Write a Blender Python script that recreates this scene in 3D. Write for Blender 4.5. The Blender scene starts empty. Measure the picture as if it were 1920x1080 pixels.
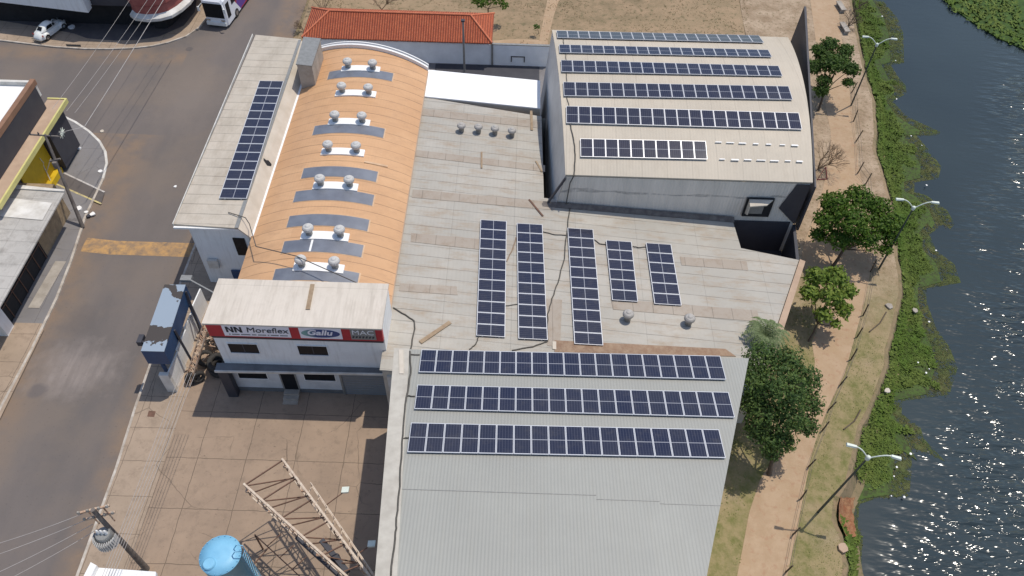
import bpy, math, random
from mathutils import Vector, Matrix, noise
rnd = random.Random(7)
S = bpy.context.scene
COL = S.collection
# ------------------------------------------------------------------ camera, sky, sun, exposure
F = 1480.0; PIT = math.radians(50); ROLL = math.radians(1.8); HC = 50.0
fw = Vector((0, math.cos(PIT), -math.sin(PIT)))
r0 = Vector((1, 0, 0)); u0 = r0.cross(fw)
rt = r0*math.cos(ROLL)+u0*math.sin(ROLL); up = u0*math.cos(ROLL)-r0*math.sin(ROLL)
CAM = Vector((0, 0, HC))
cd = bpy.data.cameras.new('camera'); cam = bpy.data.objects.new('camera', cd); COL.objects.link(cam)
cd.sensor_width = 36; cd.lens = 36*F/1920; cd.clip_end = 3000; cd.clip_start = 0.5
m = Matrix.Identity(4)
for i in range(3):
    m[i][0] = rt[i]; m[i][1] = up[i]; m[i][2] = -fw[i]; m[i][3] = CAM[i]
cam.matrix_world = m
S.camera = cam
SUN = Vector((.30, .22, 1)).normalized()
W = bpy.data.worlds.new("World"); S.world = W; W.use_nodes = True
wn = W.node_tree; sky = wn.nodes.new('ShaderNodeTexSky'); sky.sky_type = 'NISHITA'; sky.sun_disc = False
sky.sun_elevation = math.asin(SUN.z); sky.sun_rotation = math.atan2(SUN.x, SUN.y)
bg = wn.nodes['Background']; wn.links.new(sky.outputs[0], bg.inputs[0]); bg.inputs[1].default_value = 0.14
sl = bpy.data.lights.new('sun', 'SUN'); sl.energy = 3.2; sl.angle = math.radians(.5); sl.color = (1, .93, .82)
so = bpy.data.objects.new('sun', sl); COL.objects.link(so); so.rotation_euler = SUN.to_track_quat('Z', 'Y').to_euler()
S.view_settings.view_transform = 'Standard'; S.view_settings.look = 'None'; S.view_settings.exposure = 0.0

# ------------------------------------------------------------------ helpers
def ray(px, py): return fw+rt*((px-960)/F)+up*((540-py)/F)
def at(px, py, z=0.0):                      # point of the place seen at (px,py), known height
    d = ray(px, py); return CAM+d*((z-HC)/d.z)
def atY(px, py, Y): d = ray(px, py); return CAM+d*(Y/d.y)
def atX(px, py, X): d = ray(px, py); return CAM+d*(X/d.x)
def hit(px, py, zf):
    z = 5.0
    for _ in range(30):
        p = at(px, py, z); z = .5*z+.5*zf(p.x, p.y)
    return at(px, py, z)

def tag(o, label=None, cat=None, group=None, kind=None):
    if label: o['label'] = label
    if cat: o['category'] = cat
    if group: o['group'] = group
    if kind: o['kind'] = kind
    return o
def empty(name, loc=(0, 0, 0), label=None, cat=None, group=None, rz=0):
    o = bpy.data.objects.new(name, None); o.empty_display_size = .3; COL.objects.link(o); o.location = loc; o.rotation_euler = (0, 0, rz)
    return tag(o, label, cat, group)
class MB:
    def __init__(s): s.v = []; s.f = []; s.sm = []
    def add(s, vs, fs, smooth=False):
        n = len(s.v); s.v += [tuple(v) for v in vs]
        for q in fs: s.f.append(tuple(n+i for i in q)); s.sm.append(smooth)
        return s
    def quad(s, *p, smooth=False): return s.add(p, [tuple(range(len(p)))], smooth)
    def box(s, x0, x1, y0, y1, z0, z1):
        v = [(x, y, z) for z in (z0, z1) for y in (y0, y1) for x in (x0, x1)]
        return s.add(v, [(0, 2, 3, 1), (4, 5, 7, 6), (0, 1, 5, 4), (2, 6, 7, 3), (0, 4, 6, 2), (1, 3, 7, 5)])
    def prism(s, poly, z0, z1):
        a = sum(poly[i][0]*poly[(i+1) % len(poly)][1]-poly[(i+1) % len(poly)][0]*poly[i][1] for i in range(len(poly)))
        if a < 0: poly = poly[::-1]
        n = len(poly)
        v = [(p[0], p[1], z0) for p in poly]+[(p[0], p[1], z1) for p in poly]
        return s.add(v, [tuple(range(n))[::-1], tuple(range(n, 2*n))]+[(i, (i+1) % n, n+(i+1) % n, n+i) for i in range(n)])
    def hexa(s, b, t):                       # bottom 4, top 4 points
        return s.add(list(b)+list(t), [(3, 2, 1, 0), (4, 5, 6, 7), (0, 1, 5, 4), (1, 2, 6, 5), (2, 3, 7, 6), (3, 0, 4, 7)])
    def tube(s, p, q, r, r2=None, n=8, caps=True):
        p = Vector(p); q = Vector(q); d = q-p
        if d.length < 1e-6: return s
        a = d.orthogonal().normalized(); b = d.normalized().cross(a); r2 = r if r2 is None else r2
        v = []
        for c, rr in ((p, r), (q, r2)):
            for i in range(n):
                t = 2*math.pi*i/n; v.append(c+a*(rr*math.cos(t))+b*(rr*math.sin(t)))
        fs = [(i, (i+1) % n, n+(i+1) % n, n+i) for i in range(n)]
        s.add(v, fs, n > 4)
        if caps: s.add(v, [tuple(range(n))[::-1], tuple(range(n, 2*n))])
        return s
    def path(s, pts, r, n=6):
        for a, b in zip(pts, pts[1:]): s.tube(a, b, r, n=n)
        return s
    def bar(s, p, q, w, h=None):             # rectangular beam
        p = Vector(p); q = Vector(q); d = (q-p).normalized(); h = h or w
        a = d.cross(Vector((0, 0, 1)))
        if a.length < .01: a = Vector((1, 0, 0))
        a.normalize(); b = a.cross(d)
        o = [(-1, -1), (1, -1), (1, 1), (-1, 1)]
        return s.hexa([p+a*(w/2*i)+b*(h/2*j) for i, j in o], [q+a*(w/2*i)+b*(h/2*j) for i, j in o])
    def lathe(s, prof, c=(0, 0, 0), n=20, fn=None):
        v = []
        for r, z in prof:
            for i in range(n):
                t = 2*math.pi*i/n; rr = r*(fn(i, z) if fn else 1)
                v.append((c[0]+rr*math.cos(t), c[1]+rr*math.sin(t), c[2]+z))
        fs = []
        for k in range(len(prof)-1):
            for i in range(n): fs.append((k*n+i, k*n+(i+1) % n, (k+1)*n+(i+1) % n, (k+1)*n+i))
        s.add(v, fs, fn is None)
        return s.add([v[(len(prof)-1)*n+i] for i in range(n)], [tuple(range(n))])
    def build(s, name, mat, parent=None, merge=False):
        me = bpy.data.meshes.new(name); me.from_pydata(s.v, [], s.f); me.materials.append(mat)
        me.polygons.foreach_set('use_smooth', [bool(q) for q in s.sm][:len(me.polygons)]); me.update()
        o = bpy.data.objects.new(name, me); COL.objects.link(o)
        if parent: o.parent = parent
        return o
def struct(name, mb, mat): return tag(mb.build(name, mat), kind='structure')
def copy_tree(o, parent=None):
    c = o.copy(); COL.objects.link(c)
    if parent: c.parent = parent
    for ch in list(o.children): copy_tree(ch, c)
    return c
def text(s, size, depth=.01, align='CENTER', shear=0.0, bold=0.0):
    cu = bpy.data.curves.new('lettering', 'FONT'); cu.body = s; cu.size = size; cu.extrude = depth; cu.align_x = align; cu.align_y = 'CENTER'
    cu.shear = shear; cu.offset = bold
    o = bpy.data.objects.new('tmp', cu); COL.objects.link(o)
    bpy.context.view_layer.update()
    me = bpy.data.meshes.new_from_object(o.evaluated_get(bpy.context.evaluated_depsgraph_get()))
    bpy.data.objects.remove(o)
    return me
# ------------------------------------------------------------------ materials
class NT:
    def __init__(s, name):
        s.m = bpy.data.materials.new(name); s.m.use_nodes = True; s.t = s.m.node_tree; s.b = s.t.nodes['Principled BSDF']
    def n(s, typ, **k):
        o = s.t.nodes.new(typ)
        for a, v in k.items(): setattr(o, a, v)
        return o
    def l(s, a, b): s.t.links.new(a, b)
    def setv(s, sock, v):
        if isinstance(v, (int, float, tuple)): sock.default_value = v
        else: s.l(v, sock)
    def math(s, op, a, b=0.0, c=None):
        o = s.n('ShaderNodeMath', operation=op); s.setv(o.inputs[0], a); s.setv(o.inputs[1], b)
        if c is not None: s.setv(o.inputs[2], c)
        return o.outputs[0]
    def coord(s, obj=False):
        if obj: return s.n('ShaderNodeTexCoord').outputs['Object']
        return s.n('ShaderNodeNewGeometry').outputs['Position']
    def xyz(s, c): o = s.n('ShaderNodeSeparateXYZ'); s.l(c, o.inputs[0]); return o.outputs
    def map(s, c, scale=(1, 1, 1), rot=(0, 0, 0)):
        o = s.n('ShaderNodeMapping'); s.l(c, o.inputs[0]); o.inputs['Scale'].default_value = scale; o.inputs['Rotation'].default_value = rot; return o.outputs[0]
    def noise(s, c, scale, detail=4, rough=.6, lo=.35, hi=.65):
        o = s.n('ShaderNodeTexNoise'); s.l(c, o.inputs['Vector']); o.inputs['Scale'].default_value = scale; o.inputs['Detail'].default_value = detail; o.inputs['Roughness'].default_value = rough
        return s.ramp(o.outputs[0], lo, hi)
    def ramp(s, v, lo, hi, a=0.0, b=1.0):
        o = s.n('ShaderNodeMapRange'); s.setv(o.inputs[0], v); o.inputs[1].default_value = lo; o.inputs[2].default_value = hi; o.inputs[3].default_value = a; o.inputs[4].default_value = b
        return o.outputs[0]
    def mix(s, f, a, b):
        o = s.n('ShaderNodeMix', data_type='RGBA'); s.setv(o.inputs[0], f)
        for i, v in ((6, a), (7, b)):
            if isinstance(v, tuple): o.inputs[i].default_value = (v[0], v[1], v[2], 1)
            else: s.l(v, o.inputs[i])
        return o.outputs[2]
    def seam(s, x, period, width, off=0.0):  # 1 on thin lines every period
        v = s.math('FRACT', s.math('DIVIDE', s.math('ADD', x, off), period))
        return s.math('LESS_THAN', v, width/period)
    def bump(s, h, strength=.3, dist=.05):
        o = s.n('ShaderNodeBump'); o.inputs['Strength'].default_value = strength; o.inputs['Distance'].default_value = dist
        s.l(h, o.inputs['Height']); s.l(o.outputs[0], s.b.inputs['Normal'])
    def done(s, col, rough=.7, metal=0.0, spec=None):
        if isinstance(col, tuple): s.b.inputs['Base Color'].default_value = (col[0], col[1], col[2], 1)
        else: s.l(col, s.b.inputs['Base Color'])
        s.setv(s.b.inputs['Roughness'], rough); s.b.inputs['Metallic'].default_value = metal
        if spec is not None: s.b.inputs['Specular IOR Level'].default_value = spec
        return s.m
def simple(name, c, c2=None, scale=2.0, rough=.7, metal=0.0, obj=True, spec=None, bump=0, detail=5):
    t = NT(name); co = t.coord(obj)
    c2 = c2 or tuple(x*.7 for x in c)
    nz = t.noise(co, scale, detail)
    if bump: t.bump(nz, bump, .03)
    return t.done(t.mix(nz, c, c2), rough, metal, spec)
def two(name, c1, c2, c3, s1, s2, rough=.9, bump=.3, s3=None, c4=None, stretch=(1, 1, 1), rot=0.0, spec=None):
    t = NT(name); co = t.coord(); m_ = t.map(co, stretch, (0, 0, rot))
    a = t.noise(m_, s1, 6, .62); b = t.noise(co, s2, 6, .7, .4, .62)
    col = t.mix(t.math('MULTIPLY', b, .75), t.mix(a, c1, c2), c3)
    if c4: col = t.mix(t.math('MULTIPLY', t.noise(co, s3, 3, .6, .55, .68), .8), col, c4)
    if bump: t.bump(t.noise(co, 6, 6, .7, .2, .8), bump, .05)
    return t.done(col, rough, 0, spec)

M = {}
t = NT('asphalt'); co = t.coord(); x = t.xyz(co)
sm = t.map(co, (1, .28, 1), (0, 0, .05))
wob = t.math('MULTIPLY', t.noise(co, .6, 5, .65, .2, .8), .9)
def blob(cx, cy, a, b, lo, hi):
    dx = t.math('DIVIDE', t.math('SUBTRACT', x[0], cx), a); dy = t.math('DIVIDE', t.math('SUBTRACT', x[1], cy), b)
    d = t.math('SQRT', t.math('ADD', t.math('MULTIPLY', dx, dx), t.math('MULTIPLY', dy, dy)))
    return t.ramp(t.math('ADD', d, wob), hi, lo)
base = t.mix(t.noise(sm, .22, 6, .6, .38, .62), (.158, .134, .122), (.128, .112, .105))
base = t.mix(t.math('MULTIPLY', t.noise(co, .12, 5, .6, .45, .6), .6), base, (.185, .148, .12))
edge = t.math('MAXIMUM', t.math('MAXIMUM', t.ramp(x[0], -28.6, -27.2), t.math('MULTIPLY', t.ramp(x[0], -33.8, -36.2), t.math('LESS_THAN', x[1], 60))), t.math('MULTIPLY', t.ramp(t.math('ABSOLUTE', t.math('SUBTRACT', x[1], 73.0)), 2.0, .2), t.math('LESS_THAN', x[0], -36)))
base = t.mix(t.math('MULTIPLY', edge, t.math('MULTIPLY', t.noise(co, .5, 5, .6, .3, .6), .75)), base, (.23, .16, .108))
streak = t.noise(t.map(co, (2.2, .3, 1), (0, 0, -.1)), .9, 4, .6, .35, .7)
base = t.mix(t.math('MULTIPLY', blob(-32.6, 32.6, 3.7, 2.9, .75, 1.5), t.math('ADD', .35, t.math('MULTIPLY', streak, .6))), base, (.27, .23, .208))
base = t.mix(t.math('MULTIPLY', blob(-34.6, 30.6, 1.0, 1.2, .8, 1.15), .8), base, (.125, .108, .104))
base = t.mix(t.math('MULTIPLY', blob(-34.0, 37.2, 1.9, 1.9, .8, 1.4), .5), base, (.11, .095, .09))
base = t.mix(t.math('MULTIPLY', blob(-33.5, 66, 3.5, 5.5, .7, 1.7), .4), base, (.22, .18, .15))
base = t.mix(t.math('MULTIPLY', t.noise(co, 5, 3, .6, .62, .72), .4), base, (.07, .062, .058))
base = t.mix(t.math('MULTIPLY', t.noise(co, 16, 2, .6, .6, .7), .25), base, (.2, .175, .155))
t.bump(t.noise(co, 8, 5, .7, .2, .8), .12, .03)
M['asphalt'] = t.done(base, .9)
M['patch'] = two('asphalt_patch', (.165, .142, .132), (.135, .118, .11), (.195, .168, .155), .4, 1.2, .9, .1, stretch=(2.5, .4, 1), rot=.15)
M['patch2'] = two('asphalt_patch_dark', (.098, .086, .083), (.11, .095, .09), (.125, .108, .1), .5, 1.8, .9, .1)
M['earth'] = two('earth', (.30, .21, .13), (.22, .165, .09), (.17, .14, .075), .12, .9, .95, .5, 2.5, (.12, .11, .05))
M['dry_grass'] = two('dry_grass', (.31, .225, .135), (.20, .15, .085), (.36, .25, .155), .07, .45, .95, .5, 1.6, (.14, .12, .06), (.6, 1.3, 1))
M['path'] = two('path_dirt', (.41, .285, .175), (.36, .25, .155), (.45, .325, .215), .2, .8, .95, .2, 2.0, (.36, .22, .135))
M['sand'] = two('bank_dirt', (.36, .26, .18), (.27, .195, .12), (.43, .33, .235), .3, 1.1, .95, .5, 2.2, (.22, .16, .085))
M['red_earth'] = two('red_earth', (.30, .12, .05), (.22, .08, .035), (.36, .2, .1), .8, 2.2, .95, .8)

def paving(name, c1, c2, px, py, ox, oy, jw=.05, jc=(.12, .09, .065), rot=0.0, dirt=(.20, .15, .11)):
    t = NT(name); co = t.coord(); mm = t.map(co, (1, 1, 1), (0, 0, rot)); wob = t.n('ShaderNodeTexNoise'); t.l(co, wob.inputs['Vector']); wob.inputs['Scale'].default_value = 1.2
    x = t.xyz(mm); w = t.math('MULTIPLY', wob.outputs[0], .14)
    j = t.math('MAXIMUM', t.seam(t.math('ADD', x[0], w), px, jw, ox), t.seam(t.math('ADD', x[1], w), py, jw, oy))
    base = t.mix(t.noise(co, .35, 5), c1, c2)
    base = t.mix(t.math('MULTIPLY', t.noise(co, 1.6, 7, .75, .5, .72), .65), base, dirt)
    base = t.mix(t.math('MULTIPLY', t.noise(co, 5.5, 3, .6, .66, .74), .6), base, (.10, .075, .055))
    # hairline cracks
    vo = t.n('ShaderNodeTexVoronoi', feature='DISTANCE_TO_EDGE'); vo.inputs['Scale'].default_value = .33
    cw = t.n('ShaderNodeTexNoise'); t.l(co, cw.inputs['Vector']); cw.inputs['Scale'].default_value = .9; cw.inputs['Detail'].default_value = 6
    mx = t.n('ShaderNodeMix', data_type='VECTOR'); mx.inputs[0].default_value = .25; t.l(co, mx.inputs[4]); t.l(cw.outputs[1], mx.inputs[5]); t.l(mx.outputs[1], vo.inputs['Vector'])
    cr = t.math('MULTIPLY', t.math('LESS_THAN', vo.outputs[0], .006), t.noise(co, .25, 2, .5, .5, .6))
    base = t.mix(t.math('MULTIPLY', cr, .6), base, jc)
    return t.done(t.mix(t.math('MULTIPLY', j, .8), base, jc), .9)
M['yard'] = paving('yard_concrete', (.34, .25, .18), (.285, .21, .153), 3.37, 3.7, 24.7+.03, .25)
M['walk'] = paving('pavement_concrete', (.38, .29, .215), (.32, .245, .18), 2.6, 2.6, .4, .7, .04)
M['walk_grey'] = paving('pavement_grey', (.215, .205, .205), (.18, .17, .17), 4.1, 5.3, .4, .7, .03, (.09, .08, .08), 0, (.20, .18, .165))
M['forecourt_shade'] = two('forecourt_shade_colour', (.085, .075, .078), (.07, .062, .066), (.11, .098, .095), .4, 1.2, .9, .1)  # building shade at top left, put into a dark ground colour
M['kerb'] = simple('kerb_stone', (.55, .5, .44), (.33, .28, .23), 1.5, .85, obj=False)

def sheets(name, c1, c2, seam_axis, period, corr_axis=None, corr=0.0, cs=.1, seam_dark=.35, rough=.6, dirt=(.30, .24, .17), dirt_amt=.5, spec=.3, seam_w=.06, stretch=(1, 1, 1), cross=None, off=0.0, tilt=0.0, streak=None, colvar=.2):
    t = NT(name); co = t.coord(); x = t.xyz(co)
    ax = x[seam_axis]
    if tilt: ax = t.math('ADD', ax, t.math('MULTIPLY', x[1-seam_axis], tilt))
    wob = t.n('ShaderNodeTexNoise'); t.l(co, wob.inputs['Vector']); wob.inputs['Scale'].default_value = .8
    axw = t.math('ADD', ax, t.math('MULTIPLY', wob.outputs[0], .06))
    sm = t.seam(axw, period, seam_w, off)
    vary = t.n('ShaderNodeTexWhiteNoise', noise_dimensions='2D')
    cb = t.n('ShaderNodeCombineXYZ'); t.l(t.math('FLOOR', t.math('DIVIDE', t.math('ADD', axw, off), period)), cb.inputs[0])
    t.l(t.math('FLOOR', t.math('DIVIDE', x[1-seam_axis], 5.5)), cb.inputs[1])
    t.l(cb.outputs[0], vary.inputs['Vector'])
    base = t.mix(t.math('MULTIPLY', vary.outputs[0], colvar*2), c1, c2)
    base = t.mix(t.noise(co, .15, 6, .7, .38, .62), base, c2)
    mp = t.map(co, stretch)
    base = t.mix(t.math('MULTIPLY', t.noise(mp, 1.1, 7, .75, .48, .72), dirt_amt), base, dirt)
    if streak: base = t.mix(t.math('MULTIPLY', t.noise(t.map(co, streak), 1.0, 5, .7, .46, .7), .35), base, tuple(v*.6 for v in dirt))
    sd = t.math('MULTIPLY', sm, t.math('ADD', .45, t.math('MULTIPLY', t.noise(co, .5, 3), .55)))
    base = t.mix(t.math('MULTIPLY', sd, seam_dark*1.6), base, tuple(v*.3 for v in c2))
    if cross:
        s2 = t.seam(x[1-seam_axis], cross, .05)
        base = t.mix(t.math('MULTIPLY', s2, .25), base, tuple(v*.35 for v in c2))
    if corr_axis is not None:
        w = t.math('SINE', t.math('MULTIPLY', x[corr_axis], 2*math.pi/corr))
        t.bump(w, cs, .03)
    return t.done(base, rough, 0, spec)
CREAM = (.56, .51, .43); GREYR = (.47, .45, .41)
M['wing_roof'] = sheets('cream_fibre_cement', (.54, .475, .395), (.47, .42, .35), 1, 1.06, 0, .18, .06, seam_dark=.5, dirt_amt=.35, streak=(.6, .2, 1))
M['orange'] = sheets('orange_painted_roof', (.64, .39, .215), (.55, .32, .17), 1, 1.06, 0, .25, .05, seam_dark=.45, dirt=(.42, .25, .14), dirt_amt=.6, off=.3, rough=.5, stretch=(.5, 1.4, 1), colvar=.3)
M['hall_roof'] = sheets('grey_fibre_cement', (.455, .425, .375), (.37, .35, .31), 1, 1.05, 0, .3, .06, seam_dark=.42, dirt=(.33, .25, .175), dirt_amt=.8, cross=4.9, stretch=(.35, 1.1, 1), tilt=.035, colvar=.3)
M['arch_roof'] = sheets('cream_metal_arch', (.56, .49, .395), (.49, .435, .355), 0, 2.0, 0, .25, .1, seam_dark=.13, dirt=(.38, .32, .25), dirt_amt=.35, stretch=(1.6, .3, 1))
M['near_roof'] = sheets('ribbed_grey_green_metal', (.35, .35, .32), (.315, .315, .29), 0, .19, 0, .19, .12, seam_dark=.06, dirt=(.32, .31, .27), dirt_amt=.35, seam_w=.06, stretch=(3, .25, 1), rough=.5, spec=.4, colvar=.15)
M['flash'] = simple('pale_flashing', (.50, .47, .41), (.40, .37, .32), 1.2, .6, obj=False)
M['office_roof'] = sheets('office_cream_roof', (.64, .575, .50), (.585, .525, .45), 1, 3.4, 0, .2, .05, seam_dark=.15, dirt=(.45, .38, .30), dirt_amt=.3, streak=(2.2, .25, 1))
M['white_roof'] = simple('bright_white_membrane', (.93, .93, .93), (.88, .88, .88), .8, .5, obj=False)
M['skylight_strip'] = sheets('weathered_fibreglass', (.385, .335, .28), (.34, .29, .24), 0, 1.5, None, 0, 0, seam_dark=.35, dirt=(.27, .2, .14), dirt_amt=.7)
M['rust_gutter'] = two('rusty_gutter', (.27, .17, .11), (.20, .13, .09), (.36, .26, .18), .5, 2, .9, .3)
def wallmat(name, c, d, amt=.5):
    t = NT(name); co = t.coord(); dr = t.noise(t.map(co, (3.5, 3.5, .35)), 1.0, 6, .7, .5, .75); bl = t.noise(co, .7, 5, .6, .42, .66)
    return t.done(t.mix(t.math('MULTIPLY', dr, amt), t.mix(t.math('MULTIPLY', bl, .5), c, tuple(v*.86 for v in c)), d), .7)
M['white'] = wallmat('white_paint', (.84, .84, .83), (.50, .47, .43), .45)
M['white_dirty'] = simple('weathered_white', (.72, .70, .66), (.52, .49, .44), .9, .7, obj=False)
M['bluegrey_wall'] = simple('white_rendered_wall', (.88, .92, .96), (.76, .80, .84), .6, .8, obj=False)
M['cream_wall'] = simple('cream_wall', (.58, .52, .44), (.50, .44, .36), .8, .8, obj=False)
M['w2_wall'] = NT('grey_metal_cladding')
def _clad(t):
    co = t.coord(); x = t.xyz(co); t.bump(t.math('SINE', t.math('MULTIPLY', x[0], 25)), .4, .03)
    st = t.noise(t.map(co, (.9, .9, .12)), 1.2, 6, .7, .4, .65)
    band = t.n('ShaderNodeTexNoise'); t.l(t.map(co, (.25, 1, 1)), band.inputs['Vector']); band.inputs['Scale'].default_value = 1
    wig = t.math('ADD', x[2], t.math('MULTIPLY', band.outputs[0], 1.6))
    ln = t.math('MULTIPLY', t.math('COMPARE', wig, 7.15, .14), t.noise(co, 1.5, 5, .7, .35, .6))
    return t.done(t.mix(t.math('MULTIPLY', ln, .55), t.mix(st, (.78, .72, .64), (.64, .60, .54)), (.13, .13, .13)), .55)
M['w2_wall'] = _clad(M['w2_wall'])
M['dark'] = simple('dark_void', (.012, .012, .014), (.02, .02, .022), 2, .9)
M['window'] = simple('dark_window_glass', (.008, .009, .012), (.014, .016, .02), 3, .3, spec=.15)
M['red'] = simple('red_sign_board', (.50, .018, .035), (.42, .014, .03), 1.5, .5)
M['sign_white'] = simple('white_sign_face', (.88, .84, .88), (.82, .78, .82), 2, .4)
M['ink'] = simple('black_lettering', (.012, .02, .035), (.02, .03, .045), 2, .5)
M['small_ink'] = simple('grey_small_lettering', (.16, .17, .19), (.2, .2, .22), 2, .5)
M['oval'] = NT('blue_green_oval')
def _oval(t):
    x = t.xyz(t.coord(True)); return t.done(t.mix(t.ramp(x[0], -1.0, -.35), (.18, .36, .34), (.012, .05, .19)), .4)
M['oval'] = _oval(M['oval'])
M['mac_grey'] = simple('olive_grey_sign', (.22, .21, .19), (.27, .26, .24), 2, .5)
M['silver_ink'] = simple('silver_lettering', (.85, .82, .82), (.75, .73, .73), 2, .5)
M['plum'] = simple('dark_plum_fascia', (.055, .03, .04), (.04, .025, .035), 1, .6)
M['canopy_top'] = simple('dark_slate_canopy', (.17, .175, .185), (.12, .125, .13), 1.2, .8, obj=False)
M['shutter'] = sheets('grey_shutter_slats', (.24, .26, .285), (.20, .215, .235), 1, 99, None, 0, 0, dirt_amt=.2)
M['concrete'] = simple('bare_concrete', (.42, .38, .33), (.3, .265, .225), 1.2, .9)
M['pole'] = simple('pole_concrete', (.20, .175, .155), (.12, .10, .09), 2.5, .9)
M['wood'] = simple('weathered_plank', (.36, .27, .18), (.27, .19, .12), 3, .9)
M['cable'] = simple('dark_cable', (.07, .065, .055), (.1, .09, .08), 3, .8)
M['wire'] = simple('aluminium_wire', (.45, .42, .40), (.36, .33, .31), 3, .5)
M['vent_white'] = simple('galvanised_vent', (.58, .57, .55), (.46, .45, .43), 4, .6, 0)
M['vent_grey'] = simple('dull_grey_vent', (.46, .44, .41), (.34, .32, .30), 4, .7, 0)
M['vent_band'] = simple('vent_shadow_neck', (.30, .30, .29), (.24, .24, .23), 4, .5, .3)
M['vent_base'] = simple('white_vent_base', (.86, .85, .83), (.80, .79, .77), 2, .5)
M['sky_glass'] = NT('grey_blue_skylight_sheet')
def _sg(t):
    co = t.coord(); n = t.noise(co, .8, 5)
    t.bump(n, .04, .02)
    return t.done(t.mix(n, (.17, .185, .22), (.12, .13, .16)), .40, 0, 1.0)
M['sky_glass'] = _sg(M['sky_glass'])
M['sky_frame'] = simple('pale_skylight_flashing', (.62, .42, .26), (.5, .33, .2), 2, .6, obj=False)
M['tile'] = NT('orange_clay_tiles')
def _tile(t):
    co = t.coord(); x = t.xyz(co); w = t.math('SINE', t.math('MULTIPLY', x[0], 2*math.pi/.26))
    rows = t.math('FRACT', t.math('DIVIDE', x[1], .38)); t.bump(t.math('ADD', w, t.math('MULTIPLY', rows, 1.2)), .9, .06)
    base = t.mix(t.noise(co, 1.2, 6, .75, .35, .68), (.52, .125, .05), (.36, .075, .035))
    base = t.mix(t.math('MULTIPLY', t.noise(co, 9, 2, .5, .5, .6), .4), base, (.68, .24, .12))
    base = t.mix(t.math('MULTIPLY', t.math('LESS_THAN', w, -.55), .6), base, (.16, .035, .02))
    return t.done(base, .85)
M['tile'] = _tile(M['tile'])
M['rust'] = simple('rusted_painted_steel', (.58, .46, .35), (.30, .15, .08), 3.5, .8)
M['rust_dark'] = simple('dark_rusty_angle_bar', (.11, .06, .04), (.17, .09, .06), 4, .8)
M['pale_rail'] = simple('peeling_cream_rail', (.62, .53, .42), (.48, .36, .27), 5, .7)
M['tank_blue'] = simple('light_blue_paint', (.22, .50, .70), (.18, .44, .64), 1.2, .5)
M['lamp_white'] = simple('pale_green_white_lamp', (.72, .78, .70), (.62, .66, .58), 3, .4)
M['lamp_pole'] = simple('dark_green_pole', (.045, .065, .06), (.07, .085, .075), 2, .5)
M['tyre'] = simple('black_rubber', (.025, .022, .02), (.05, .045, .04), 4, .85)
M['bark'] = simple('bark', (.085, .06, .042), (.13, .10, .07), 4, .9)
M['drybark'] = simple('dry_twigs', (.17, .12, .08), (.24, .17, .11), 3, .9)
M['yellow'] = simple('yellow_painted_wall', (.66, .44, .012), (.52, .34, .01), .8, .6, obj=False)
M['yellow_edge'] = simple('pale_yellow_fascia', (.66, .60, .22), (.55, .5, .2), 1, .6, obj=False)
M['charcoal'] = simple('charcoal_cladding', (.04, .04, .052), (.05, .05, .06), 1, .6, obj=False)
M['tan_slab'] = simple('tan_concrete_slab', (.48, .35, .25), (.40, .28, .2), 1, .9, obj=False)
M['brown_cap'] = simple('brown_coping', (.28, .15, .09), (.22, .12, .075), 1, .8, obj=False)
M['tan_wall'] = two('stained_tan_wall', (.42, .31, .19), (.30, .22, .13), (.2, .15, .1), .6, 1.6, .9, .2)
M['side_roof'] = sheets('stained_grey_roof', (.52, .49, .45), (.42, .40, .37), 1, 1.2, 0, .2, .05, seam_dark=.3, dirt=(.19, .17, .15), dirt_amt=.7, cross=2.0, stretch=(.7, .7, 1))
M['maroon'] = simple('maroon_sign', (.23, .045, .045), (.16, .03, .035), 1.2, .6, obj=False)
M['maroon_light'] = simple('faded_red_band', (.36, .11, .09), (.28, .07, .06), 1.2, .6, obj=False)
M['bluebox'] = simple('navy_blue_paint', (.03, .075, .17), (.02, .05, .12), 1, .5)
M['bluebox_top'] = NT('faded_blue_grey_peeling_top')
def _bb(t):
    co = t.coord(); xx = t.xyz(co); wv = t.math('MULTIPLY', t.noise(co, 1.1, 4, .6, .2, .8), 1.3); yw = t.math('ADD', xx[1], wv)
    f = t.math('MAXIMUM', t.math('COMPARE', yw, 33.2, .75), t.math('COMPARE', t.math('ADD', yw, t.math('MULTIPLY', xx[0], .6)), 22.3, .42))
    return t.done(t.mix(f, (.27, .33, .40), (.055, .045, .04)), .6)
M['bluebox_top'] = _bb(M['bluebox_top'])
M['hump'] = two('worn_yellow_road_paint', (.50, .29, .11), (.42, .25, .11), (.20, .15, .11), .35, 1.4, .9, .1, 1.0, (.17, .13, .10))
M['line_white'] = simple('white_road_paint', (.60, .57, .54), (.35, .32, .30), 3, .8, obj=False)
M['line_yellow'] = simple('yellow_road_paint', (.60, .50, .22), (.35, .3, .18), 3, .8, obj=False)
M['car_white'] = simple('white_car_paint', (.80, .81, .78), (.76, .77, .74), .6, .25, spec=.6)
M['rubber'] = M['tyre']
M['chrome'] = simple('chrome', (.6, .6, .6), (.5, .5, .5), 1, .2, .9)
M['lampred'] = simple('red_tail_lamp', (.35, .02, .02), (.3, .02, .02), 1, .3)

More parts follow.
